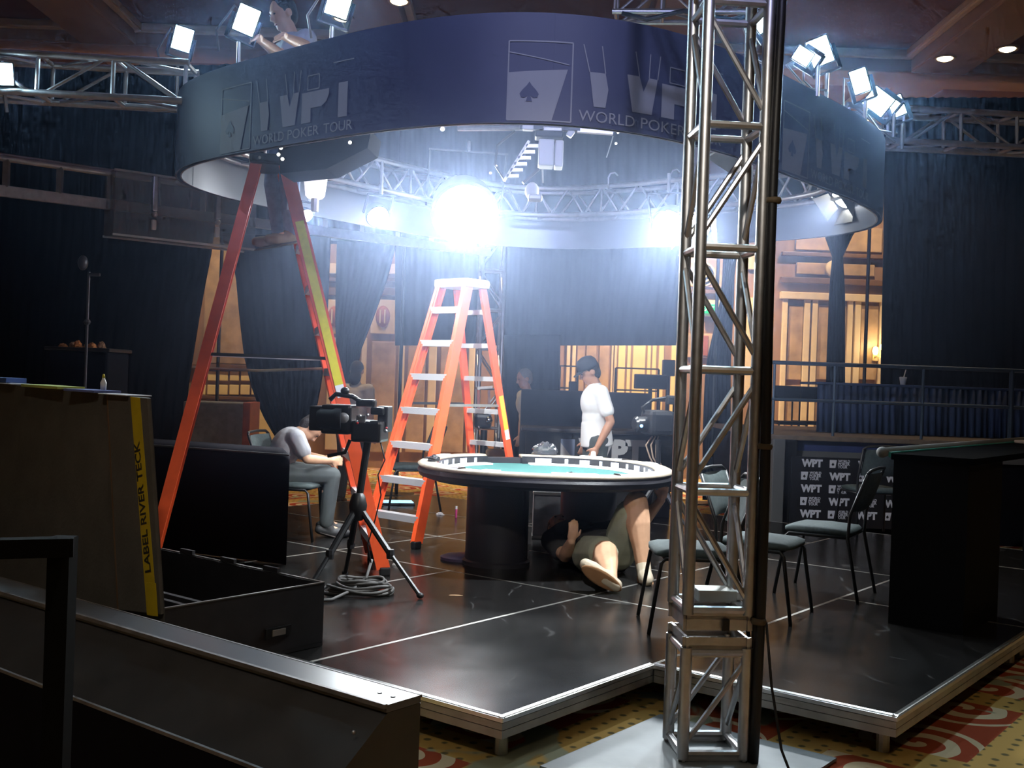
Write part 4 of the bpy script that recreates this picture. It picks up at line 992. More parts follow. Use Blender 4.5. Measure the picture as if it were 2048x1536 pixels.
MB().bar(cp(0, .132, CZT - .003), cp(CL, .132, CZT - .003), .012, .012).build('edge_trim', CEDGE, con); MB().bar(cp(0, .337, .577), cp(CL, .337, .577), .010, .010).build('edge_trim', CEDGE, con); MB().bar(cp(0, -.002, CZT - .003), cp(CL, -.002, CZT - .003), .008, .008).build('edge_trim', CEDGE, con)
for l in (.04, .09): MB().lathe([(.001, .002), (.006, .002), (.007, 0)], cp(l, .065, CZT), 8).build('screw', BLK_METAL, con)
MB().ball(cp(.035, .21, .69) + B2 * .0, .006, 8, 6).build('screw', ALU, con, True)
# dark rail bracket in the very corner
br_ = at(126, 1085, 2.0)
rb = thing('handrail', 'black square tube handrail corner in the lower left foreground', 'railing', (br_.x, 2.0, 0))
RBK = mat('matt_black_tube', (.004, .004, .004), .8, spec=.1)
MB().bar((br_.x, 2.0, .01), (br_.x, 2.0, 1.285), .04, .04, (1, 0, 0)).build('post', RBK, rb); MB().bar((br_.x + .02, 2.0, 1.268), (br_.x - .75, 1.72, 1.262), .034, .034).build('top_tube', RBK, rb)
MB().bar((br_.x - .75, 1.72, .01), (br_.x - .75, 1.72, 1.262), .04, .04, (1, 0, 0)).build('post', BLK_METAL, rb)

# tall grey brown panel crate with yellow tape, standing on a low dolly
k0, k1 = at(330, 1228, 4.05), at(-90, 1180, 5.55)          # lower edge, near and far end
t0, t1 = at(302, 797, 4.15), at(-90, 758, 5.65)
FIB = mat('grey_brown_fibreboard', (.105, .098, .088), .8, var=.14, vscale=7, bump=.1, bscale=60)
th = (k0 - k1).normalized(); nb = Vector((-th.y, th.x, 0)); nb = nb if nb.y > 0 else -nb; TK = Vector((k0.x - .35, k0.y, 0)).normalized() * .14
crate = thing('panel_crate', 'large grey brown fibreboard crate with yellow tape standing at the left', 'crate', Vector(((k0.x + k1.x) / 2, (k0.y + k1.y) / 2, .12)))
MB().hexa([k0, k1, k1 + TK, k0 + TK, t0, t1, t1 + TK, t0 + TK]).build('board', FIB, crate)
fn = (t0 - k0).normalized()
def onface(u, v, d=0.0): # u along from near edge to far, v up
    return k0.lerp(k1, u).lerp(t0.lerp(t1, u), v) - nb * d
wd = (k1 - k0).length
MB().hexa([onface(.004, 0, .0), onface(.16, 0, .0), onface(.16, 0, .012), onface(.004, 0, .012), onface(.004, 1, 0), onface(.16, 1, 0), onface(.16, 1, .012), onface(.004, 1, .012)]).build('edge_batten', FIB, crate)
MB().hexa([onface(.16, .0, .0), onface(.165, 0, .0), onface(.165, 0, .013), onface(.16, 0, .013), onface(.16, 1, 0), onface(.165, 1, 0), onface(.165, 1, .013), onface(.16, 1, .013)]).build('joint', WOOD_D, crate)
TAPE = mat('yellow_tape', (.62, .45, .015), .5, var=.08, vscale=20)
tape = MB().hexa([onface(.016, -.005, .0125), onface(.052, -.005, .0125), onface(.052, -.005, .0145), onface(.016, -.005, .0145), onface(.03, 1.0, .0125), onface(.066, 1.0, .0125), onface(.066, 1.0, .0145), onface(.03, 1.0, .0145)]).build('tape', TAPE, crate)
MB().hexa([onface(.012, -.01, .0146), onface(.05, -.01, .0146), onface(.05, -.01, .016), onface(.012, -.01, .016), onface(.012, .14, .0146), onface(.05, .14, .0146), onface(.05, .14, .016), onface(.012, .14, .016)]).build('tape', TAPE, crate)
# handwriting runs up the tape
o_ = onface(.028, .19, .0148); up_ = (onface(.040, .8, .0148) - onface(.0265, .19, .0148)).normalized()
text_mb('LABEL RIVER TECK', .062, frame(o_, up_, -th), None, .0012, .50, .0005).build('handwriting', mat('black_marker', (.02, .02, .02), .6), tape)
MB().hexa([Vector((v.x, v.y, .12 if i < 4 else v.z)) for i, v in enumerate([k0, k1, k1 + TK, k0 + TK, k0, k1, k1 + TK, k0 + TK])]).build('plinth', FIB, crate)
for u in (.1, .8):
    for e in (.02, .11):
        q = k0.lerp(k1, u) + nb * e; MB().lathe([(.035, -.02), (.05, -.012), (.05, .012), (.035, .02)], (q.x, q.y, .055), 14, Matrix.Rotation(math.pi / 2, 3, 'Y')).build('castor', BLK_PLASTIC, crate, 'auto'); MB().box((q.x, q.y, .105), (.07, .06, .03)).build('castor_fork', ALU_DULL, crate)
def paper(u, du, col, label, name='paper_sheet', z=.0, cat='paper', dw=.11, h=.004, ro=0):
    c_ = t0.lerp(t1, u) + TK * .5; c_.z = t0.lerp(t1, u).z + z + h / 2 + .001
    return tag(MB().bbox(c_, (du, dw, h), .0015, Rz(math.atan2(th.y, th.x) + ro)).build(name, col), label, cat)
paper(.10, .24, mat('white_paper', (.75, .76, .85), .7), 'white sheet at the near end of the crate top')
paper(.24, .26, mat('blue_folder', (.16, .2, .5), .6), 'blue folder on the crate top between white and green papers', 'folder', 0, 'folder', .12, .010, .05)
paper(.43, .42, mat('yellow_green_pad', (.55, .65, .16), .6), 'yellow green pad lying on top of the crate', 'note_pad', .0, 'notepad', .12, .012, -.03)
paper(.66, .30, MATS['white_paper'], 'white sheet under the blue book on the crate top'); paper(.70, .26, mat('blue_book', (.08, .15, .42), .5), 'thick blue book on the far part of the crate top', 'book', .006, 'book', .10, .022, .1)
q = t0.lerp(t1, .19) + TK * .6; bt = thing('glue_bottle', 'little white and yellow bottle standing on the crate', 'bottle', q + Vector((0, 0, .014)))
MB().lathe([(.012, 0), (.013, .03), (.006, .045), (.006, .05)], q + Vector((0, 0, .014)), 10).build('body', WHT_PLASTIC, bt, True); MB().lathe([(.007, .05), (.004, .065), (.001, .066)], q + Vector((0, 0, .014)), 8).build('cap', YEL, bt, True)

# open road case on the stage (aligned with the decks)
oc0 = Vector((-.93, 5.62, 0)); BLKC = mat('black_case_board', (.016, .013, .015), .6, var=.3, vscale=9)
def op(a, b, z): q = oc0 - A2 * a - B2 * b; q.z = z; return q
LA, LB, HZ = 1.15, 1.42, .525
orc = thing('road_case', 'open empty black road case on the stage edge beside the cable coil', 'case', op(LA / 2, LB / 2, SZ))
def slab(a0, a1, b0, b1, z0, z1): return MB().hexa([op(a0, b0, z0), op(a1, b0, z0), op(a1, b1, z0), op(a0, b1, z0), op(a0, b0, z1), op(a1, b0, z1), op(a1, b1, z1), op(a0, b1, z1)])
tk = .022
slab(0, LA, 0, LB, SZ + .002, SZ + .02).build('bottom', BLKC, orc)
slab(0, LA, 0, tk, SZ + .021, HZ).build('side_panel', BLKC, orc); slab(0, LA, LB - tk, LB, SZ + .021, HZ).build('side_panel', BLKC, orc)
slab(0, tk, tk, LB - tk, SZ + .021, HZ).build('side_panel', BLKC, orc); slab(LA - tk, LA, tk, LB - tk, SZ + .021, HZ).build('side_panel', BLKC, orc)
for (a0, a1, b0, b1) in ((0, LA, -.003, .012), (-.003, .012, .012, LB)): slab(a0, a1, b0, b1, HZ, HZ + .006).build('rim', mat('rim_metal', (.22, .21, .2), .4, .7), orc)
for b in (.35, .72, 1.1): slab(.0, .02, b, b + .12, HZ + .006, HZ + .03).build('latch_plate', BLKC, orc)
for b in (.3, .8): slab(.30 + b * .2, .33 + b * .2, tk, LB - tk, SZ + .02, SZ + .2).build('divider', BLKC, orc)
q = op(.22, -.004, SZ + .12); MB().bar(q, q - A2 * .16, .012, .05).build('handle', BLK_METAL, orc); MB().bar(q - A2 * .04 + B2 * .008, q - A2 * .12 + B2 * .008, .006, .03).build('label_card', mat('old_label', (.20, .18, .16), .7), orc)

# cloth covered box behind it
d0, d1 = Vector((-1.60, 7.95, 0)), Vector((-2.95, 8.55, 0)); dd = (d1 - d0).normalized(); dn2 = Vector((-dd.y, dd.x, 0)); dn2 = Vector((d0.x - .12, d0.y, 0)).normalized()
cb = MB(); n = 24
def cover(i, j):
    # wraps front face over the top
    u = i / n; p = d0.lerp(d1, u)
    s = [(0, SZ + .004), (0, SZ + .25), (.0, .55), (.003, .90), (.02, .99), (.06, 1.02), (.3, 1.025), (.5, 1.02)][j]
    q = p + dn2 * (s[0] + .012 * math.sin(u * 40) * (1 - s[1] / 1.1)); q.z = s[1] - (.05 * max(0, (.06 - u) / .06) ** 2 if s[1] > .9 else 0); return q
cvb = thing('draped_box', 'black cloth covered box standing left of the sitting man', 'box', (d0 + d1) / 2 + Vector((0, .2, SZ)))
cb.grid(cover, n, 7)
for e in (0, n): 
    ring_ = [cover(e, j) for j in range(8)] + [d0.lerp(d1, e / n) + dn2 * .5 + Vector((0, 0, SZ + .004))]; cb.add(ring_, [tuple(range(9))])
cb.build('cloth_cover', mat('black_velour', (.010, .009, .013), .95, spec=.1), cvb, True)
MB().bar(d0 + dn2 * .02 + Vector((0, 0, 1.0)), d1 + dn2 * .02 + Vector((0, 0, 1.0)), .02, .012).build('front_piping', mat('dark_piping', (.05, .05, .05), .6), cvb)

# ================================================================== BROADCAST CAMERA ON TRIPOD
def tripod(t, apex, feet, colr, top):
    for f_ in feet:
        MB().tube([apex, apex.lerp(f_, .55)], .022, 8).build('leg', BLK_METAL, t); MB().tube([apex.lerp(f_, .5), f_ + Vector((0, 0, .02))], .014, 8).build('leg', BLK_METAL, t)
        MB().ball(f_ + Vector((0, 0, .022)), (.024, .024, .02), 8, 6).build('foot', BLK_PLASTIC, t, True); MB().lathe([(.024, -.03), (.027, 0), (.024, .03)], apex.lerp(f_, .53), 8).build('leg_lock', BLK_PLASTIC, t)
    MB().lathe([(.03, -.1), (.05, -.08), (.06, .0), (.045, .06), (.03, .08)], apex, 12).build('collar', BLK_METAL, t, 'auto')
    MB().tube([apex, top], .024, 10).build('centre_column', BLK_METAL, t)
cb0 = at(736, 950, 7.1); apx = at(716, 1010, 7.1); 
feet = [onz(840, 1198, SZ), Vector((-1.24, 6.72, SZ)), onz(690, 1153, SZ)]
bcam = thing('broadcast_camera', 'black broadcast camera on a tripod in front of the tall ladder', 'camera', Vector((apx.x, 7.05, SZ)))
tripod(bcam, apx, feet, None, at(738, 868, 7.1))
c = lambda x, y, dy=0: at(x, y, 7.1 + dy)
SHINY = mat('satin_black_housing', (.012, .012, .013), .3, spec=.45)
rB = Rz(math.radians(172))
MB().bbox(c(680, 838), (.20, .20, .19), .02, rB).build('camera_body', SHINY, bcam); MB().bbox(c(740, 862), (.20, .22, .14), .02, rB).build('fluid_head', SHINY, bcam)
MB().bbox(c(640, 836), (.10, .16, .16), .012, rB).build('matte_box', BLK_PLASTIC, bcam)
XR = Matrix.Rotation(math.pi / 2, 3, 'Y')
MB().lathe([(.05, -.1), (.065, -.08), (.065, .0), (.075, .02), (.075, .06), (.06, .06)], c(665, 838, -.08), 18, XR).build('lens', BLK_PLASTIC, bcam, 'auto')
MB().lathe([(.001, 0), (.032, 0), (.036, -.01), (.036, -.02)], c(687, 836, -.115), 14, Matrix.Rotation(math.pi / 2, 3, 'X')).build('focus_dial', mat('grey_dial', (.3, .3, .3), .35, .4), bcam, True)
MB().tube([c(660, 800), c(672, 788), c(705, 793), c(722, 803)], .016, 8).build('carry_handle', SHINY, bcam, True); MB().ball(c(690, 782), (.03, .028, .026)).build('microphone', SHINY, bcam, True)
MB().bbox(c(733, 806, .02), (.13, .07, .05), .015, rB).build('viewfinder', SHINY, bcam); MB().bbox(c(757, 822), (.09, .08, .05), .012, rB).build('viewfinder_arm', SHINY, bcam)
MB().bbox(c(770, 838, .05), (.07, .13, .17), .01, rB).build('battery_pack', BLK_PLASTIC, bcam); MB().bbox(c(722, 838, -.1), (.06, .02, .05), .006, rB).build('control_panel', mat('grey_control', (.12, .12, .12), .4), bcam)
for q in ((714, 843), (720, 832), (735, 830), (772, 862)): MB().ball(c(*q, -.115), .011, 8, 6).build('knob', ALU, bcam, True)
MB().ball(c(715, 846, -.12), .008, 8, 6).build('record_button', mat('red_button', (.5, .02, .02), .4), bcam, True); MB().ball(c(773, 856, -.12), .008, 8, 6).build('record_button', MATS['red_button'], bcam, True)
MB().tube([c(760, 880), c(770, 920), c(756, 950), c(762, 990), c(750, 1040), c(735, 1090), c(745, 1140)], .005, 6).build('cable', BLK_PLASTIC, bcam, True)
MB().tube([c(700, 880), c(690, 905), c(655, 912)], .012, 8).build('pan_bar', BLK_METAL, bcam, True)
# coil of cable
cc = onz(722, 1186, SZ)
coil = MB(); 
for k in range(7):
    rr = .20 - .012 * k + random.uniform(-.01, .01); ox, oy = random.uniform(-.03, .03), random.uniform(-.03, .03)
    coil.tube([Vector((cc.x + ox + rr * 1.15 * math.cos(a), cc.y + oy + rr * .8 * math.sin(a), SZ + .014 + .016 * k * .7 + .008 * math.sin(3 * a + k))) for a in [2 * math.pi * i / 28 for i in range(29)]], .010, 6, False)
coil.tube([cc + Vector((.05, .1, .2)), cc + Vector((.03, .02, .10)), cc + Vector((-.04, -.12, .04)), cc + Vector((-.14, -.30, .012)), cc + Vector((-.25, -.36, .012))], .010, 6)
tag(coil.build('cable_coil', mat('grey_black_cable', (.10, .095, .09), .6, var=.5, vscale=8), None, True), 'loose coil of grey cable on the deck by the tripod', 'cable')
# second camera behind the front tower
p = at(1312, 845, 9.7)
cam2 = thing('broadcast_camera', 'second broadcast camera half hidden behind the front tower', 'camera', Vector((p.x, 9.7, SZ)))
c = lambda x, y, dy=0: at(x, y, 9.7 + dy)
tripod(cam2, c(1316, 960), [Vector((p.x - .35, 9.45, SZ)), Vector((p.x + .38, 9.5, SZ)), Vector((p.x + .02, 10.15, SZ))], None, c(1316, 880))
MB().bbox(c(1315, 845), (.24, .22, .22), .04, Rz(.4)).build('camera_body', BLK_PLASTIC, cam2); MB().lathe([(.05, -.08), (.07, -.06), (.07, .06), (.055, .06)], c(1284, 848, -.05), 14, Rz(.4) @ XR).build('lens', SHINY, cam2, 'auto')
MB().bbox(c(1345, 800), (.12, .1, .08), .02).build('viewfinder', BLK_PLASTIC, cam2); MB().tube([c(1290, 830), c(1285, 815), c(1305, 800), c(1335, 795)], .014, 8).build('carry_handle', SHINY, cam2, True)
MB().ball(c(1283, 852, -.14), .014).build('tally_light', mat('blue_led', (.2, .5, 1), .4, emit=(.25, .55, 1), estr=3), cam2, True)
for k in range(3): MB().tube([c(1305 + 6 * k, 872), c(1292 + 10 * k, 890), c(1300 + 6 * k, 915), c(1310 + 8 * k, 935)], .008, 6).build('cable', mat('tan_cable', (.35, .25, .18), .6), cam2, True)

# ================================================================== BACKGROUND OF THE STAGE
# announcers' desk with logo letters and black flats
DY = 11.6
dx0, dx1 = at(1052, 870, DY).x, at(1345, 870, DY).x
desk = thing('announcer_desk', 'black announcers desk with grey logo letters behind the poker table', 'desk', ((dx0 + dx1) / 2, DY + .3, SZ))
MB().bbox(((dx0 + dx1) / 2, DY + .3, 1.09), (dx1 - dx0 + .1, .7, .04), .01).build('desk_top', mat('dark_brown_laminate', (.05, .04, .035), .4), desk); MB().box(((dx0 + dx1) / 2, DY + .05, .635), (dx1 - dx0, .05, .87)).build('front_panel', BLK_PLASTIC, desk)
for x in (dx0 + .03, dx1 - .03): MB().box((x, DY + .33, .635), (.05, .5, .87)).build('side_panel', BLK_PLASTIC, desk)
Md = lambda x, z: Matrix(((1, 0, 0, x), (0, 0, -1, DY + .02), (0, 1, 0, z), (0, 0, 0, 1)))
PRG = mat('desk_grey_print', (.5, .5, .52), .6)  # one even grey for the desk letters
cxp = at(1121, 905, DY).x; zp = .80
e = MB().prism([(0, 0), (.15, 0), (.15, .2), (0, .2)], .004, Md(cxp, zp)).build('card_emblem', mat('blue_grey_print', (.22, .27, .40), .6), desk); MB().prism([(0, 0), (.13, 0), (.0, .16)], .004, Md(cxp, zp) @ Matrix.Translation((0, 0, .004))).build('card_fill', PRG, e)
text_mb('WPT', .33, Md(at(1156, 905, DY).x, zp - .03), None, .02, .72).build('letters', PRG, desk)
fy = 12.6; fx0, fx1 = at(1042, 800, fy).x, at(1303, 800, fy).x
fl_ = thing('black_flat', 'low black masking flat behind the standing man', 'partition', ((fx0 + fx1) / 2, fy, 0)); fw_ = (fx1 - fx0) / 2 - .01
for k in (0, 1): MB().bbox((fx0 + fw_ / 2 + k * (fw_ + .02), fy, .755), (fw_, .06, 1.51), .01).build('panel', mat('charcoal_flat', (.02, .02, .026), .85, var=.2, vscale=12), fl_)
for x in (fx0 + .1, fx1 - .1): MB().bar((x, fy + .03, .9), (x, fy + .5, .02), .03, .03).build('brace', BLK_METAL, fl_)
# railing and monitors in front of the gold bay
gy = 16.4
gr = thing('pipe_railing', 'dark pipe railing silhouetted against the gold lit bay', 'railing', (at(1240, 800, gy).x, gy, 0))
for (xa, xb) in ((1120, 1156), (1232, 1318)):
    a_, b_ = at(xa, 730, gy).x, at(xb, 730, gy).x
    for z in (1.85, 1.52): MB().tube([(a_, gy, z + (0 if z > 1.6 else 0)), (b_, gy, z)], .014, 6).build('rail_pipe', BLK_METAL, gr)
    for x in (a_, b_): MB().tube([(x, gy, 0), (x, gy, 1.85)], .018, 6).build('post', BLK_METAL, gr)
a_, b_ = at(1120, 790, gy).x, at(1350, 790, gy).x; MB().tube([(a_, gy + .1, 1.38), (b_, gy + .1, 1.38)], .02, 6).build('rail_pipe', BLK_METAL, gr)
for i in range(9): x = a_ + (b_ - a_) * i / 8; MB().tube([(x, gy + .1, 0), (x, gy + .1, 1.38)], .016, 6).build('post', BLK_METAL, gr)
def monitor(px0, px1, py0, py1, y, label):
    p0, p1 = at(px0, py1, y), at(px1, py0, y); w_, h_ = p1.x - p0.x, p1.z - p0.z; cx_, cz_ = (p0.x + p1.x) / 2, (p0.z + p1.z) / 2
    t = thing('monitor', label, 'monitor', (cx_, y, 0), 'dark monitors in front of the gold bay'); MB().bbox((cx_, y, cz_), (w_, .12, h_), .015).build('housing', BLK_PLASTIC, t); MB().bbox((cx_, y + .07, cz_), (w_ * .9, .02, h_ * .85), .005).build('screen', SHINY, t)
    MB().tube([(cx_, y, .02), (cx_, y, cz_ - h_ / 2)], .03, 8).build('stand_pole', BLK_METAL, t); MB().lathe([(.2, 0), (.2, .02), (.04, .03)], (cx_, y, 0), 16).build('stand_foot', BLK_METAL, t)
monitor(1268, 1334, 750, 777, 15.9, 'wide dark monitor in front of the gold bay'); monitor(1324, 1350, 720, 752, 16.0, 'small dark monitor above the wide one by the tower'); monitor(1137, 1154, 763, 788, 15.9, 'little dark monitor left of the capped man')
# robotic camera, rubbish bin, boxes, laptop near the rear tower
p = at(968, 830, 12.6); jb = thing('robotic_camera_head', 'shiny robotic camera head on a stand behind the shorter ladder', 'camera', (p.x, 12.6, 0))
c = lambda x, y, dy=0: at(x, y, 12.6 + dy)
MB().tube([(p.x, 12.6, .02), c(968, 860)], .04, 10).build('stand_pole', BLK_METAL, jb); MB().lathe([(.3, 0), (.3, .03), (.05, .06)], (p.x, 12.6, 0), 18).build('stand_foot', BLK_METAL, jb)
MB().bbox(c(966, 842), (.2, .2, .17), .04).build('camera_body', SHINY, jb); MB().ball(c(978, 840, -.1), .045).build('lens', mat('chrome', (.8, .8, .82), .12, 1.0), jb, True); MB().ball(c(958, 855, -.1), .03).build('lens_ring', MATS['chrome'], jb, True)
for x in (957, 978): MB().bar(c(x, 780), c(x, 830), .035, .03).build('yoke', MATS['chrome'], jb)
MB().bar(c(955, 776), c(985, 774), .04, .03).build('yoke', ALU_DULL, jb)
p = at(969, 930, 12.0); tag(MB().lathe([(.075, 0), (.10, .18), (.105, .18), (.105, .20), (.09, .2), (.07, .02)], (p.x, 12.0, SZ), 20).build('plastic_bucket', WHT_PLASTIC, None, 'auto'), 'white ribbed plastic bucket at the foot of the rear tower', 'bucket')
p = at(998, 905, 12.6); cbx = thing('cardboard_box', 'brown cardboard box beside the white bucket', 'box', (p.x, 12.6, 0)); CARD = mat('cardboard', (.40, .25, .13), .8, var=.1, vscale=9); MB().bbox((p.x, 12.6, .40), (.3, .3, .8), .01).build('body', CARD, cbx); MB().box((p.x, 12.447, .6), (.3, .004, .05)).build('tape', mat('brown_tape', (.45, .32, .2), .4), cbx)
p = onz(795, 1008, SZ); lp = thing('laptop', 'open laptop glowing blue on the deck behind the shorter ladder', 'laptop', (p.x, p.y, SZ)); MB().bbox((p.x, p.y, SZ + .012), (.36, .26, .022), .004, Rz(.2)).build('base', BLK_PLASTIC, lp); MB().bbox((p.x + .0, p.y, SZ + .028), (.33, .22, .006), .001, Rz(.2)).build('screen', mat('laptop_screen', (.3, .6, 1), .3, emit=(.35, .72, 1), estr=1.6), lp)
p = at(432, 850, 13.2); gcr = thing('equipment_case', 'grey fabric equipment crate against the left wall gap', 'case', (p.x, 13.3, 0)); MB().bbox((p.x, 13.3, .62), (.72, .5, 1.2), .015).build('body', mat('grey_carpet_case', (.16, .16, .15), .9, var=.2, vscale=14), gcr); MB().bbox((p.x + .40, 13.3, .62), (.09, .5, 1.22), .01).build('wood_edge', REDW, gcr)
tag(MB().tube([c0, c0.lerp(c1, .5) + Vector((0, 0, -.02)), c1], .012, 6).build('slung_pole', mat('olive_pole', (.12, .10, .06), .5)), 'thin dark pole slung across the tall ladder rails', 'pole')
# table with snacks and a microphone stand in the dark at the left
p = at(160, 700, 9.0); dt = thing('side_table', 'black cloth covered side table in the dark behind the crate', 'table', (p.x, 9.2, 0)); MB().bbox((p.x, 9.2, .86), (.5, .5, 1.72), .02).build('cloth', BLK_FAB, dt); MB().bbox((p.x, 9.2, 1.735), (.54, .54, .03), .01).build('table_top', BLK_PLASTIC, dt)
for k in range(6):
    q = Vector((p.x - .16 + .06 * k, 9.05 + .05 * (k % 2), 1.751)); m_ = [mat('orange_snack', (.5, .18, .04), .7), mat('brown_snack', (.28, .15, .07), .7)][k % 2]
    tag(bag(tuple(q), .035, .03, .03 + .012 * (k % 3), 'snack_bag', 'snack', m_, 20 + k), ['orange snack bag at the left end of the dark side table', 'brown snack bag second from left on the dark side table', 'taller orange snack bag left of centre on the side table', 'brown snack bag right of centre on the side table', 'orange snack bag second from right on the side table', 'brown snack bag next to the microphone stand'][k], 'snack bag', 'snack bags on the dark side table')
mx_ = at(195, 600, 8.9).x; ms = thing('microphone_stand', 'thin tall microphone stand in the dark at the left', 'stand', (mx_, 8.7, 0)); DKC = mat('dark_chrome', (.07, .07, .08), .4, .6)
MB().tube([(mx_, 8.7, .03), (mx_, 8.7, 2.35)], .012, 8).build('pole', DKC, ms); MB().lathe([(.16, 0), (.16, .02), (.02, .04)], (mx_, 8.7, 0), 16).build('base', BLK_METAL, ms)
MB().ball((mx_ - .05, 8.7, 2.42), (.04, .04, .06)).build('microphone', DKC, ms, True); MB().tube([(mx_, 8.7, 2.33), (mx_ + .09, 8.7, 2.33)], .015, 6).build('clamp', DKC, ms); MB().lathe([(.02, -.02), (.03, 0), (.02, .02)], (mx_, 8.7, 1.95), 8).build('collar', DKC, ms)
# bits on the deck
for (px, py, s, m_, lb, nm, ct) in ((793, 1131, .022, WHT_PLASTIC, 'small crumpled white paper ball near the ladder foot', 'paper_ball', 'litter'), (912, 1191, .02, CARD, 'thin pale scrap of tape lying on the front deck', 'tape_scrap', 'litter'), (880, 1030, .03, WHT_PLASTIC, 'white glove lying on the deck left of the pedestal', 'work_glove', 'glove')):
    q = onz(px, py, SZ); bag((q.x, q.y, SZ + .001), s * (2.2 if nm == 'tape_scrap' else 1.4), s * .7, s * (.15 if nm == 'tape_scrap' else .9), nm, lb, m_, int(px), ct)
q = onz(912, 1035, SZ); mk = thing('marker_pen', 'pink marker standing on the deck left of the pedestal', 'marker', (q.x, q.y, SZ)); MB().lathe([(.011, 0), (.011, .09), (.008, .10)], (q.x, q.y, SZ), 10).build('barrel', mat('pink_plastic', (.7, .08, .25), .4), mk); MB().lathe([(.012, .0), (.012, .03)], (q.x, q.y, SZ + .085), 10).build('cap', WHT_PLASTIC, mk)
# ================================================================== PEOPLE
def capsule(mb, p0, r0, p1, r1, n=10):
    """tapered rounded limb"""
    p0, p1 = Vector(p0), Vector(p1); d = p1 - p0; L_ = d.length
    if L_ < 1e-5: mb.ball(p0, r0, 10, 6); return
    R_ = d.to_track_quat('Z', 'Y').to_matrix(); prof = []
    for i in range(5): a = math.pi / 2 * i / 4; prof.append((max(.0008, r0 * math.sin(a)), -r0 * math.cos(a)))
    for i in range(5): a = math.pi / 2 * i / 4; prof.append((max(.0008, r1 * math.cos(a)), L_ + r1 * math.sin(a)))
    mb.lathe(prof, p0, n, R_)
def chain(mb, *pr):
    for (p0, r0), (p1, r1) in zip(pr, pr[1:]): capsule(mb, p0, r0, p1, r1)
def fused(name, mb, m, parent, voxel=.008, smooth=4):
    """one continuous surface grown over overlapping limbs"""
    org = ORG[parent.name]; me = bpy.data.meshes.new(name); me.from_pydata([v - org for v in mb.v], [], mb.f)
    bm = bmesh.new(); bm.from_mesh(me); bmesh.ops.recalc_face_normals(bm, faces=bm.faces); bm.to_mesh(me); bm.free()
    o = bpy.data.objects.new(name, me); COL.objects.link(o)
    r = o.modifiers.new('remesh', 'REMESH'); r.mode = 'VOXEL'; r.voxel_size = voxel
    sm = o.modifiers.new('smooth', 'SMOOTH'); sm.factor = .5; sm.iterations = smooth
    bpy.context.view_layer.update()
    em = bpy.data.meshes.new_from_object(o.evaluated_get(bpy.context.evaluated_depsgraph_get())); em.name = name
    bpy.data.objects.remove(o); bpy.data.meshes.remove(me)
    em.materials.clear(); em.materials.append(m)
    for p in em.polygons: p.use_smooth = True
    o = bpy.data.objects.new(name, em); COL.objects.link(o); o.parent = parent; ORG[o.name] = org
    return o
def add_hand(mb, wrist, d, side, curl=.5, k=1.0):
    """palm and five unequal fingers; d = pointing direction, side = direction of the thumb"""
    d = Vector(d).normalized(); s = Vector(side); s = (s - d * s.dot(d)).normalized(); n = d.cross(s)
    R_ = Matrix((s, n, d)).transposed()
    mb.ball(wrist + d * .05 * k, (.042 * k, .019 * k, .052 * k), 12, 8, R_); capsule(mb, wrist - d * .02, .025 * k, wrist + d * .03 * k, .024 * k)
    for (o_, l) in ((.031, .072), (.0105, .082), (-.0105, .076), (-.030, .058)):
        b = wrist + d * .088 * k + s * o_ * k; c1, c2 = curl * .6, curl * 1.6
        e1 = b + (d * math.cos(c1) + n * math.sin(c1)) * l * .52 * k; e2 = e1 + (d * math.cos(c2) + n * math.sin(c2)) * l * .48 * k
        chain(mb, (b - d * .03 * k, .0105 * k), (b, .0105 * k), (e1, .0095 * k), (e2, .008 * k))
    t0 = wrist + d * .028 * k + s * .022 * k; t1 = t0 + (s * .75 + d * .6 + n * .15).normalized() * .042 * k; t2 = t1 + (d * .85 + s * .35 + n * .4).normalized() * .034 * k
    chain(mb, (t0, .014 * k), (t1, .0115 * k), (t2, .009 * k))
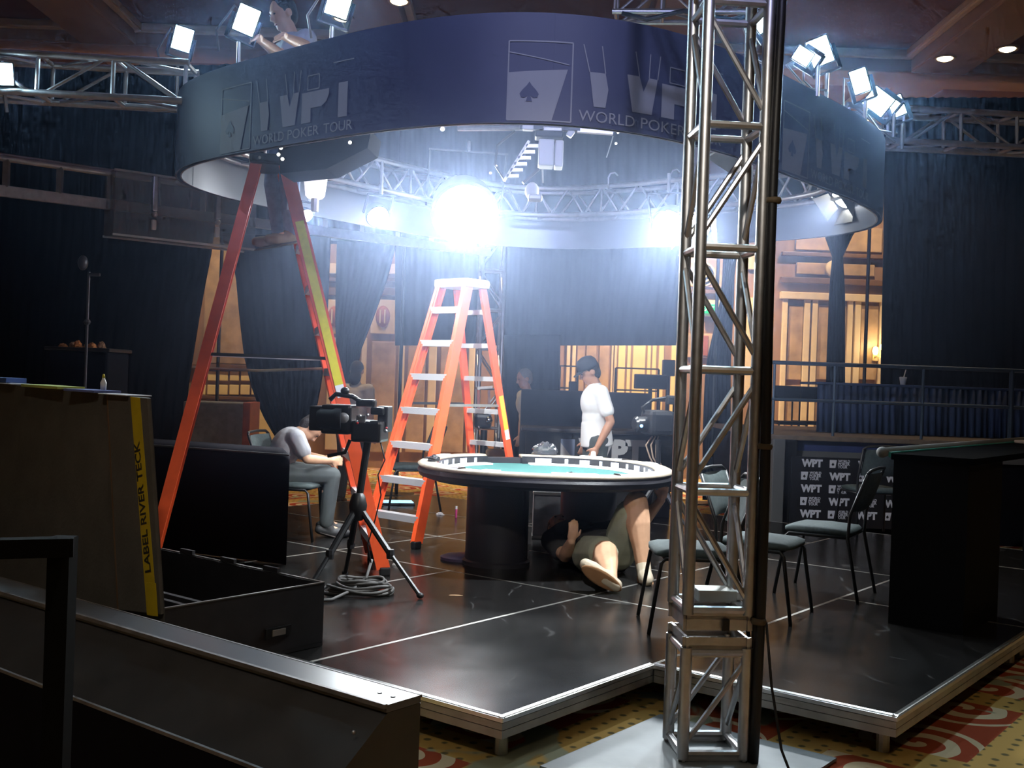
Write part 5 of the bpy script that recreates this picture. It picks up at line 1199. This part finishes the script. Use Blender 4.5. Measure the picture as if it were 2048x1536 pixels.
def person(label, base, J, skin, shirt, pants, shoes, hair, look, shorts=False, cap=None, sleeve=.62, build=1.0, hair_long=False, hands=None, group=None, sole=None, leg=1.0):
    """J: joint positions (pelvis, chest, neck, head, l/r shoulder elbow wrist hip knee ankle toe)"""
    t = thing('person', label, 'person', base, group); b = build; j = {k: Vector(v) for k, v in J.items()}
    look = Vector(look).normalized(); nk, hd = j['neck'], j['head']; hu = (hd - nk).normalized()
    fwd = (look - hu * look.dot(hu)).normalized(); rt = fwd.cross(hu).normalized(); RH_ = Matrix((rt, fwd, hu)).transposed()
    ut = (j['chest'] - j['pelvis']).normalized(); lat = j['rsh'] - j['lsh']; lat = (lat - ut * lat.dot(ut)).normalized(); fr = ut.cross(lat); RTt = Matrix((lat, fr, ut)).transposed()
    mid = j['pelvis'].lerp(j['chest'], .5); S3 = lambda x, y, z, k=1.0: (x * b * k, y * b * k, z * k)
    # ---- body: one continuous surface
    mb = MB()
    mb.ball(j['pelvis'], S3(.165, .115, .13), 16, 10, RTt); mb.ball(mid, S3(.150, .110, .16), 16, 10, RTt); mb.ball(j['chest'], S3(.172, .115, .17), 16, 10, RTt)
    chain(mb, (j['chest'] + ut * .06, .085 * b), (nk, .060), (nk.lerp(hd, .55), .056))
    mb.ball(hd + hu * .022 - fwd * .004, (.077, .096, .098), 16, 12, RH_); mb.ball(hd - hu * .045 + fwd * .026, (.056, .066, .072), 14, 10, RH_); mb.ball(hd - hu * .092 + fwd * .066, (.026, .022, .02), 10, 8, RH_)
    chain(mb, (hd + fwd * .088 + hu * .012, .011), (hd + fwd * .108 - hu * .026, .0145), (hd + fwd * .088 - hu * .036, .012))
    mb.ball(hd + fwd * .080 + hu * .030, (.048, .018, .014), 10, 6, RH_)
    for s in (-1, 1): mb.ball(hd + rt * s * .078 - fwd * .01 - hu * .008, (.012, .024, .032), 10, 8, RH_)
    for s in 'lr':
        sh, el, wr = j[s + 'sh'], j[s + 'el'], j[s + 'wr']
        chain(mb, (j['chest'] + ut * .07, .085 * b), (sh, .060 * b), (sh.lerp(el, .45), .052 * b), (el, .041 * b), (el.lerp(wr, .3), .043 * b), (wr, .027 * b))
        add_hand(mb, wr, *((hands or {}).get(s) or ((wr - el), fwd, .5)))
        hp, kn, an, to = j[s + 'hp'], j[s + 'kn'], j[s + 'an'], j[s + 'to']
        back = (hp - kn).normalized() + (an - kn).normalized()          # inside of the knee bend: calf side
        back = back.normalized() * .018 if back.length > .2 else Vector((0, 0, 0))
        chain(mb, (j['pelvis'].lerp(hp, .6), .10 * b), (hp, .092 * b), (hp.lerp(kn, .5), .078 * b), (kn, .058 * b * leg), (kn.lerp(an, .28) + back, .060 * b * leg), (kn.lerp(an, .7), .042 * b * leg), (an, .036 * b * leg), (an.lerp(to, .6), .026), (to.lerp(an, .1), .018))
    fused('body', mb, skin, t)
    # ---- face details
    for s in (-1, 1):
        MB().ball(hd + fwd * .086 + rt * s * .031 + hu * .010, (.012, .008, .007), 8, 6, RH_).build('eye', mat('eye_dark', (.03, .02, .02), .3), t, True)
    MB().ball(hd + fwd * .086 - hu * .062, (.024, .008, .007), 8, 6, RH_).build('mouth', mat('lips', (.35, .12, .10), .5), t, True)
    # ---- hair and cap
    hm = MB(); hm.ball(hd + hu * .034 - fwd * .018, (.084, .098, .096), 16, 12, RH_); hm.ball(hd - fwd * .05 - hu * .01, (.074, .058, .085), 14, 10, RH_)
    if hair_long: hm.ball(hd - fwd * .055 - hu * .09, (.078, .05, .11), 14, 10, RH_)
    fused('hair', hm, hair, t, .010, 2)
    if cap is not None:
        cm = MB().lathe([(.100, .0), (.103, .03), (.098, .07), (.074, .105), (.03, .122), (.001, .123)], hd + hu * .034 - fwd * .004, 20, RH_); cp_ = cm.build('cap', cap, t, True)
        bm_ = MB()
        for z_ in (.030, .038):
            for i in range(9): a = math.pi * i / 8; bm_.v.append(hd + RH_ @ Vector((math.cos(a) * .078, .075 + math.sin(a) * .088, z_ - .02 * math.sin(a))))
        bm_.f += [tuple(range(9)), tuple(range(9, 18))] + [(i, i + 1, 10 + i, 9 + i) for i in range(8)]; bm_.build('cap_brim', cap, cp_)
    # ---- shirt
    mb = MB(); mb.ball(j['chest'], S3(.194, .136, .18), 18, 12, RTt); mb.ball(mid, S3(.176, .130, .17), 18, 12, RTt)
    hem = j['pelvis'] - ut * .02; mb.lathe([(.001, -.075), (1, -.075), (1.0, .0), (.97, .12), (.001, .13)], (0, 0, 0), 20) if False else None
    k0_ = len(mb.v); mb.lathe([(.186, -.095), (.194, -.09), (.19, .0), (.172, .14)], (0, 0, 0), 22); mb.v[k0_:] = [hem + RTt @ Vector((v.x * b, v.y * .80 * b, v.z)) for v in mb.v[k0_:]]
    chain(mb, (j['chest'] + ut * .06, .11 * b), (j['chest'].lerp(nk, .85), .074))
    for s in 'lr':
        sh, el = j[s + 'sh'], j[s + 'el']; chain(mb, (j['chest'] + ut * .07, .105 * b), (sh, .080 * b), (sh.lerp(el, sleeve * .6), .073 * b), (sh.lerp(el, sleeve), .072 * b))
    fused('shirt', mb, shirt, t, .010, 5)
    # ---- trousers or shorts
    mb = MB(); mb.ball(j['pelvis'], S3(.174, .126, .14), 18, 12, RTt)
    for s in 'lr':
        hp, kn, an = j[s + 'hp'], j[s + 'kn'], j[s + 'an']
        if shorts: chain(mb, (j['pelvis'].lerp(hp, .5), .12 * b), (hp, .118 * b), (hp.lerp(kn, .5), .110 * b), (hp.lerp(kn, .76), .104 * b))
        else: chain(mb, (j['pelvis'].lerp(hp, .5), .12 * b), (hp, .112 * b), (hp.lerp(kn, .5), .096 * b), (kn, .078 * b), (kn.lerp(an, .5), .068 * b), (kn.lerp(an, .92), .060 * b))
    fused('shorts' if shorts else 'trousers', mb, pants, t, .010, 5)
    # ---- shoes
    for s in 'lr':
        an, to, kn = j[s + 'an'], j[s + 'to'], j[s + 'kn']; ax = (to - an); ax2 = ax.normalized(); dn_ = (an - kn).normalized(); nd_ = (dn_ - ax2 * dn_.dot(ax2)).normalized(); si = ax2.cross(nd_)
        heel = an + nd_ * .035 - ax2 * .045
        mb = MB(); chain(mb, (heel, .040 * b), (an + nd_ * .03 + ax2 * .05, .045 * b), (an.lerp(to, .75) + nd_ * .012, .047 * b), (to, .036 * b)); chain(mb, (an - nd_ * .015, .047 * b), (an + ax2 * .05 + nd_ * .015, .045 * b))
        so_ = fused('shoe', mb, shoes, t, .008, 3)
        c_ = (heel + to) / 2 + nd_ * .040 * b; Lh = (to - heel).length / 2 + .036 * b
        MB().ball(c_, (Lh, .013, .047 * b), 18, 8, Matrix((ax2, nd_, si)).transposed()).build('sole', sole or BOOT_SOLE, so_, True)
    return t, j
BOOT_SOLE = mat('dark_rubber_sole', (.05, .04, .035), .8)
TEE_W = mat('white_cotton', (.78, .78, .80), .85, bump=.15, bscale=14); TEE_G = mat('grey_cotton', (.36, .37, .40), .9, bump=.15, bscale=14); BEIGE = mat('beige_cotton', (.48, .43, .34), .9, bump=.15, bscale=14)
JEAN = mat('blue_denim', (.13, .18, .32), .85, var=.2, vscale=20); GREYP = mat('grey_trousers', (.06, .07, .07), .85, var=.1, vscale=10); KHAKI = mat('khaki_cotton', (.36, .37, .26), .9, var=.1, vscale=9, bump=.2, bscale=10)
DKSH = mat('dark_cotton', (.03, .03, .035), .9); BRSHOE = mat('tan_shoe', (.45, .38, .28), .7); SOLE = mat('brown_sole', (.28, .14, .06), .8); BOOT = mat('brown_boot', (.16, .11, .06), .7); DKSHOE = mat('dark_shoe', (.03, .03, .03), .6)
def standing(x, y, z0, H, face, lean=0.0, arms=None, bow=.0):
    """upright pose; face = unit direction the body faces"""
    f = Vector((face[0], face[1], 0)).normalized(); r = Vector((f.y, -f.x, 0)); O = Vector((x, y, z0)); k = H / 1.78
    P = lambda a, b, z: O + f * a * k + r * b * k + Vector((0, 0, z * k))
    J = dict(pelvis=P(0, 0, .98), chest=P(.02 + lean, 0, 1.30), neck=P(.02 + lean * 1.3, 0, 1.49), head=P(.05 + lean * 1.5 + bow, 0, 1.635 - bow * .5),
             rsh=P(lean, .17, 1.41), lsh=P(lean, -.17, 1.41), rel=P(-.04 + lean, .22, 1.13), lel=P(-.04 + lean, -.22, 1.13), rwr=P(.05, .22, .90), lwr=P(.05, -.22, .90),
             rhp=P(0, .10, .92), lhp=P(0, -.10, .92), rkn=P(.03, .11, .50), lkn=P(.03, -.11, .50), ran=P(-.02, .12, .09), lan=P(-.02, -.12, .09), rto=P(.17, .14, .035), lto=P(.17, -.14, .035))
    if arms: 
        for kk, v in arms.items(): J[kk] = P(*v)
    return J
# man in cap behind the table, facing left
p = at(1195, 800, 10.5); f = Vector((-1, -.15, 0))
J = standing(p.x, 10.5, SZ, 1.66, f, .01, dict(lwr=(.04, -.23, .86), lel=(-.09, -.24, 1.12)), .03)
person('man in dark cap and white T-shirt standing behind the poker table', (p.x, 10.5, SZ), J, SKIN_TAN, TEE_W, GREYP, DKSHOE, HAIR, (-1, -.2, -.22), cap=mat('black_cap', (.015, .016, .02), .8))
# man further back left of him
p = at(1066, 800, 14.0); J = standing(p.x, 14.0, 0, 1.78, (-.7, -.4), .06)
person('grey haired man in beige shirt walking behind the black flat', (p.x, 14.0, 0), J, SKIN_TAN, BEIGE, GREYP, DKSHOE, HAIR_GREY, (-.8, -.3, -.2))
# person behind the broadcast camera
p = at(708, 800, 13.4); J = standing(p.x, 13.4, 0, 1.80, (.2, 1), .02)
person('dark haired person in beige shirt seen from behind near the tapering drape', (p.x, 13.4, 0), J, SKIN, BEIGE, GREYP, DKSHOE, HAIR, (.2, 1, -.1), hair_long=True)
# seated man, grey shirt, leaning forward to the right
S = Vector((-1.94, 9.35, SZ)); f = Vector((.93, .36, 0)).normalized(); r = Vector((f.y, -f.x, 0)); P = lambda a, b, z: S + f * a + r * b + Vector((0, 0, z))
J = dict(pelvis=P(-.08, 0, .55), chest=P(.03, 0, .77), neck=P(.13, 0, .885), head=P(.235, .0, .935), rsh=P(.08, .17, .85), lsh=P(.08, -.17, .85), rel=P(.16, .24, .68), lel=P(.18, -.24, .68), rwr=P(.38, .14, .66), lwr=P(.38, -.12, .66),
         rhp=P(-.02, .10, .54), lhp=P(-.02, -.10, .54), rkn=P(.40, .13, .53), lkn=P(.40, -.13, .53), ran=P(.36, .14, .09), lan=P(.42, -.14, .09), rto=P(.54, .16, .035), lto=P(.60, -.16, .035))
person('man in grey T-shirt sitting bent forward on a chair at the left', S, J, SKIN, TEE_G, GREYP, DKSHOE, HAIR, (f.x, f.y, -.55))
# man on the ladder
L0 = Vector((-1.70, 8.02, 0)); f = Vector((-.75, -.55, 0)).normalized(); r = Vector((f.y, -f.x, 0)); zf = 2.52
P = lambda a, b, z: L0 + f * a + r * b + Vector((0, 0, zf + z))
J = dict(pelvis=P(-.04, 0, .98), chest=P(-.02, 0, 1.36), neck=P(.02, 0, 1.56), head=P(.08, 0, 1.70), rsh=P(-.02, .19, 1.49), lsh=P(-.02, -.19, 1.49), rel=P(.20, .27, 1.10), lel=P(.22, -.22, 1.08), rwr=P(.42, .25, 1.17), lwr=P(.43, -.12, 1.16),
         rhp=P(0, .09, .88), lhp=P(0, -.09, .88), rkn=P(.06, .10, .47), lkn=P(.03, -.10, .46), ran=P(0, .10, .09), lan=P(0, -.10, .09), rto=P(.18, .11, .035), lto=P(.18, -.11, .035))
J['rwr'] = at(570, 74, 7.35); J['rel'] = at(612, 92, 7.75); J['lwr'] = at(520, 80, 7.35); J['lel'] = at(560, 110, 7.8)
person('person in grey shirt and blue jeans standing high on the tall ladder', P(0, 0, 0), J, SKIN, TEE_G, JEAN, BOOT, HAIR, (f.x, f.y, -.35))
# man lying under the table
zk = SZ
J = dict(pelvis=(.70, 8.16, zk + .14), chest=(.52, 8.55, zk + .17), neck=(.46, 8.76, zk + .19), head=(.42, 8.90, zk + .22), rsh=(.66, 8.62, zk + .20), lsh=(.36, 8.48, zk + .17), rel=(1.02, 8.36, zk + .33), lel=(.44, 8.12, zk + .11), rwr=(1.14, 8.12, zk + .55), lwr=(.47, 7.92, zk + .25),
         rhp=(.83, 8.13, zk + .15), lhp=(.62, 8.06, zk + .14), rkn=(.925, 7.86, zk + .55), lkn=(.70, 7.70, zk + .21), ran=(.985, 7.80, zk + .10), lan=(.70, 7.33, zk + .09), rto=(.99, 7.63, zk + .036), lto=(.535, 7.28, zk + .19))
person('man in khaki shorts lying on his back under the poker table', (.7, 8.0, SZ), J, SKIN, DKSH, KHAKI, BRSHOE, HAIR, (.05, -.2, 1), shorts=True, sole=SOLE, build=1.2, leg=1.28,
       hands=dict(r=((.1, -.2, .7), (-.6, .2, 0), .8), l=((.1, -.3, .8), (.6, .2, 0), .5)))

# ================================================================== HOUSE LIGHTS, ADDED LAMPS AND HAZE
q = onz(1890, 117, ZC - .29); downlight(q.x, q.y, 'left of the two glowing ceiling downlights at the upper right', 90)
q = onz(2015, 98, ZC - .29); downlight(q.x, q.y, 'right of the two glowing ceiling downlights at the upper right', 90)
q = onz(798, 3, ZC - .29); downlight(q.x, q.y, 'glowing ceiling downlight at the top edge above the ring', 40)
for (x, y, e, lb, aim) in ((-5.2, 17.3, 420, 'added downlight washing the burl wall panel at the left', (-5.2, 19, 1.6)), (-2.1, 17.3, 420, 'added downlight washing the wood panels behind the shorter ladder', (-2.1, 19, 1.6)), (2.0, 17.3, 2300, 'added downlight washing the gold bay', (2.0, 19, 1.8)), (5.4, 17.3, 520, 'added downlight washing the panelled doorway', (5.4, 19, 2.0)), (-2.2, 13.2, 420, 'added downlight over the carpet behind the stage', None),
                       (1.3, -.3, 75, 'added downlight over the carpet in front of the tower', (1.3, 3.2, 0)), (-2.2, 1.0, 210, 'added downlight above the console', None), (5.6, 5.2, 70, 'added downlight over the right carpet', None)):
    downlight(x, y, lb, e, 100, aim, col=(1, .86, .68) if x < 0 and y < 2 else WARM)  # extra downlights added out of view to raise the light on walls and carpet
def add_blue_par(x, label):
    p = Vector((x, 1.2, ZC - .75)); t = thing('added_blue_par', label, 'stage light', p, 'blue par cans added behind the viewpoint'); R_ = orient(Vector((.1, 7.5, 3.4)) - p) @ Matrix.Rotation(-math.pi / 2, 3, 'X')
    MB().lathe([(.06, -.25), (.10, -.2), (.11, .0), (.10, .0), (.09, -.05)], p, 18, R_).build('housing', BLK_METAL, t, 'auto'); MB().lathe([(.001, -.02), (.095, -.02), (.09, -.03)], p, 16, R_).build('lens', mat('blue_lens', (.2, .3, 1), .4, emit=(.2, .32, 1), estr=4), t)
    MB().tube([p, p + Vector((0, 0, .46))], .015, 8).build('hanger', BLK_METAL, t)
    lamp('added_par_lamp', 'SPOT', p + (Vector((.1, 7.5, 3.4)) - p).normalized() * .05, BLUE_W, (.46, .52, 1.0), .09, (.1, 7.5, 3.3), 40, .7, t)  # unseen cans added to throw blue on the front of the banner
p = Vector((-4.3, 7.9, 3.95)); t = thing('added_blue_uplight', 'added blue uplight on the left truss outside the photo edge', 'stage light', p)
MB().lathe([(.07, -.02), (.10, 0), (.11, .18), (.10, .18), (.09, .12)], p, 18).build('housing', BLK_METAL, t, 'auto'); MB().lathe([(.001, .13), (.09, .13), (.088, .12)], p, 16).build('lens', mat('violet_lens', (.3, .3, 1), .4, emit=(.3, .25, 1), estr=4), t)
lamp('added_uplight_lamp', 'SPOT', p + Vector((0, 0, .16)), 140, (.34, .30, 1.0), .08, (-2.6, 9.2, 6.2), 110, .8, t)  # unseen uplight added to turn the left ceiling blue
def add_front_spot():
    p = Vector((.3, 1.0, 4.7)); aim = Vector((.35, 8.0, .6)); t = thing('added_front_spotlight', 'added white spotlight hung above the viewpoint aimed at the table', 'stage light', p); R_ = orient(aim - p) @ Matrix.Rotation(-math.pi / 2, 3, 'X')
    MB().lathe([(.07, -.4), (.10, -.35), (.11, .0), (.10, .0), (.09, -.05)], p, 18, R_).build('housing', BLK_METAL, t, 'auto'); MB().lathe([(.001, -.02), (.095, -.02), (.09, -.03)], p, 16, R_).build('lens', WLENS, t)
    MB().tube([p, Vector((p.x, p.y, ZC - .28))], .018, 8).build('hanger', BLK_METAL, t)
    lamp('added_spot_lamp', 'SPOT', p + (aim - p).normalized() * .05, FRONT_W, (1, .93, .82), .08, aim, 27, .85, t)  # unseen spotlight added to light the table and lying man from the front
add_front_spot()
add_blue_par(-1.6, 'left added blue par can hung above the viewpoint'); add_blue_par(1.2, 'right added blue par can hung above the viewpoint')
hz = MB().ball((.1, 8.5, 2.75), (5.2, 4.6, 2.7), 32, 20).build('flare_veil_haze', mat('haze', (1, 1, 1)))  # volume added to stand in for lens flare and its veil
m = MATS['haze']; nt = m.node_tree; nt.nodes.clear(); out = nt.nodes.new('ShaderNodeOutputMaterial'); vs = nt.nodes.new('ShaderNodeVolumeScatter'); vs.inputs['Color'].default_value = (.50, .64, 1, 1); vs.inputs['Density'].default_value = HAZE; vs.inputs['Anisotropy'].default_value = .72; nt.links.new(vs.outputs[0], out.inputs['Volume'])
tcn = nt.nodes.new('ShaderNodeTexCoord'); v1 = nt.nodes.new('ShaderNodeVectorMath'); v1.operation = 'SUBTRACT'; v1.inputs[1].default_value = (0, 0, 2.7); v2 = nt.nodes.new('ShaderNodeVectorMath'); v2.operation = 'DIVIDE'; v2.inputs[1].default_value = (5.2, 4.6, 2.7); v3 = nt.nodes.new('ShaderNodeVectorMath'); v3.operation = 'LENGTH'; mr = nt.nodes.new('ShaderNodeMapRange'); mr.interpolation_type = 'SMOOTHSTEP'; mr.inputs[1].default_value = .1; mr.inputs[2].default_value = 1.0; mr.inputs[3].default_value = HAZE; mr.inputs[4].default_value = 0
nt.links.new(tcn.outputs['Object'], v1.inputs[0]); nt.links.new(v1.outputs[0], v2.inputs[0]); nt.links.new(v2.outputs[0], v3.inputs[0]); nt.links.new(v3.outputs['Value'], mr.inputs[0]); nt.links.new(mr.outputs[0], vs.inputs['Density'])
tag(hz, 'thin bluish haze added over the stage for a veil of glow', 'haze', kind='stuff')
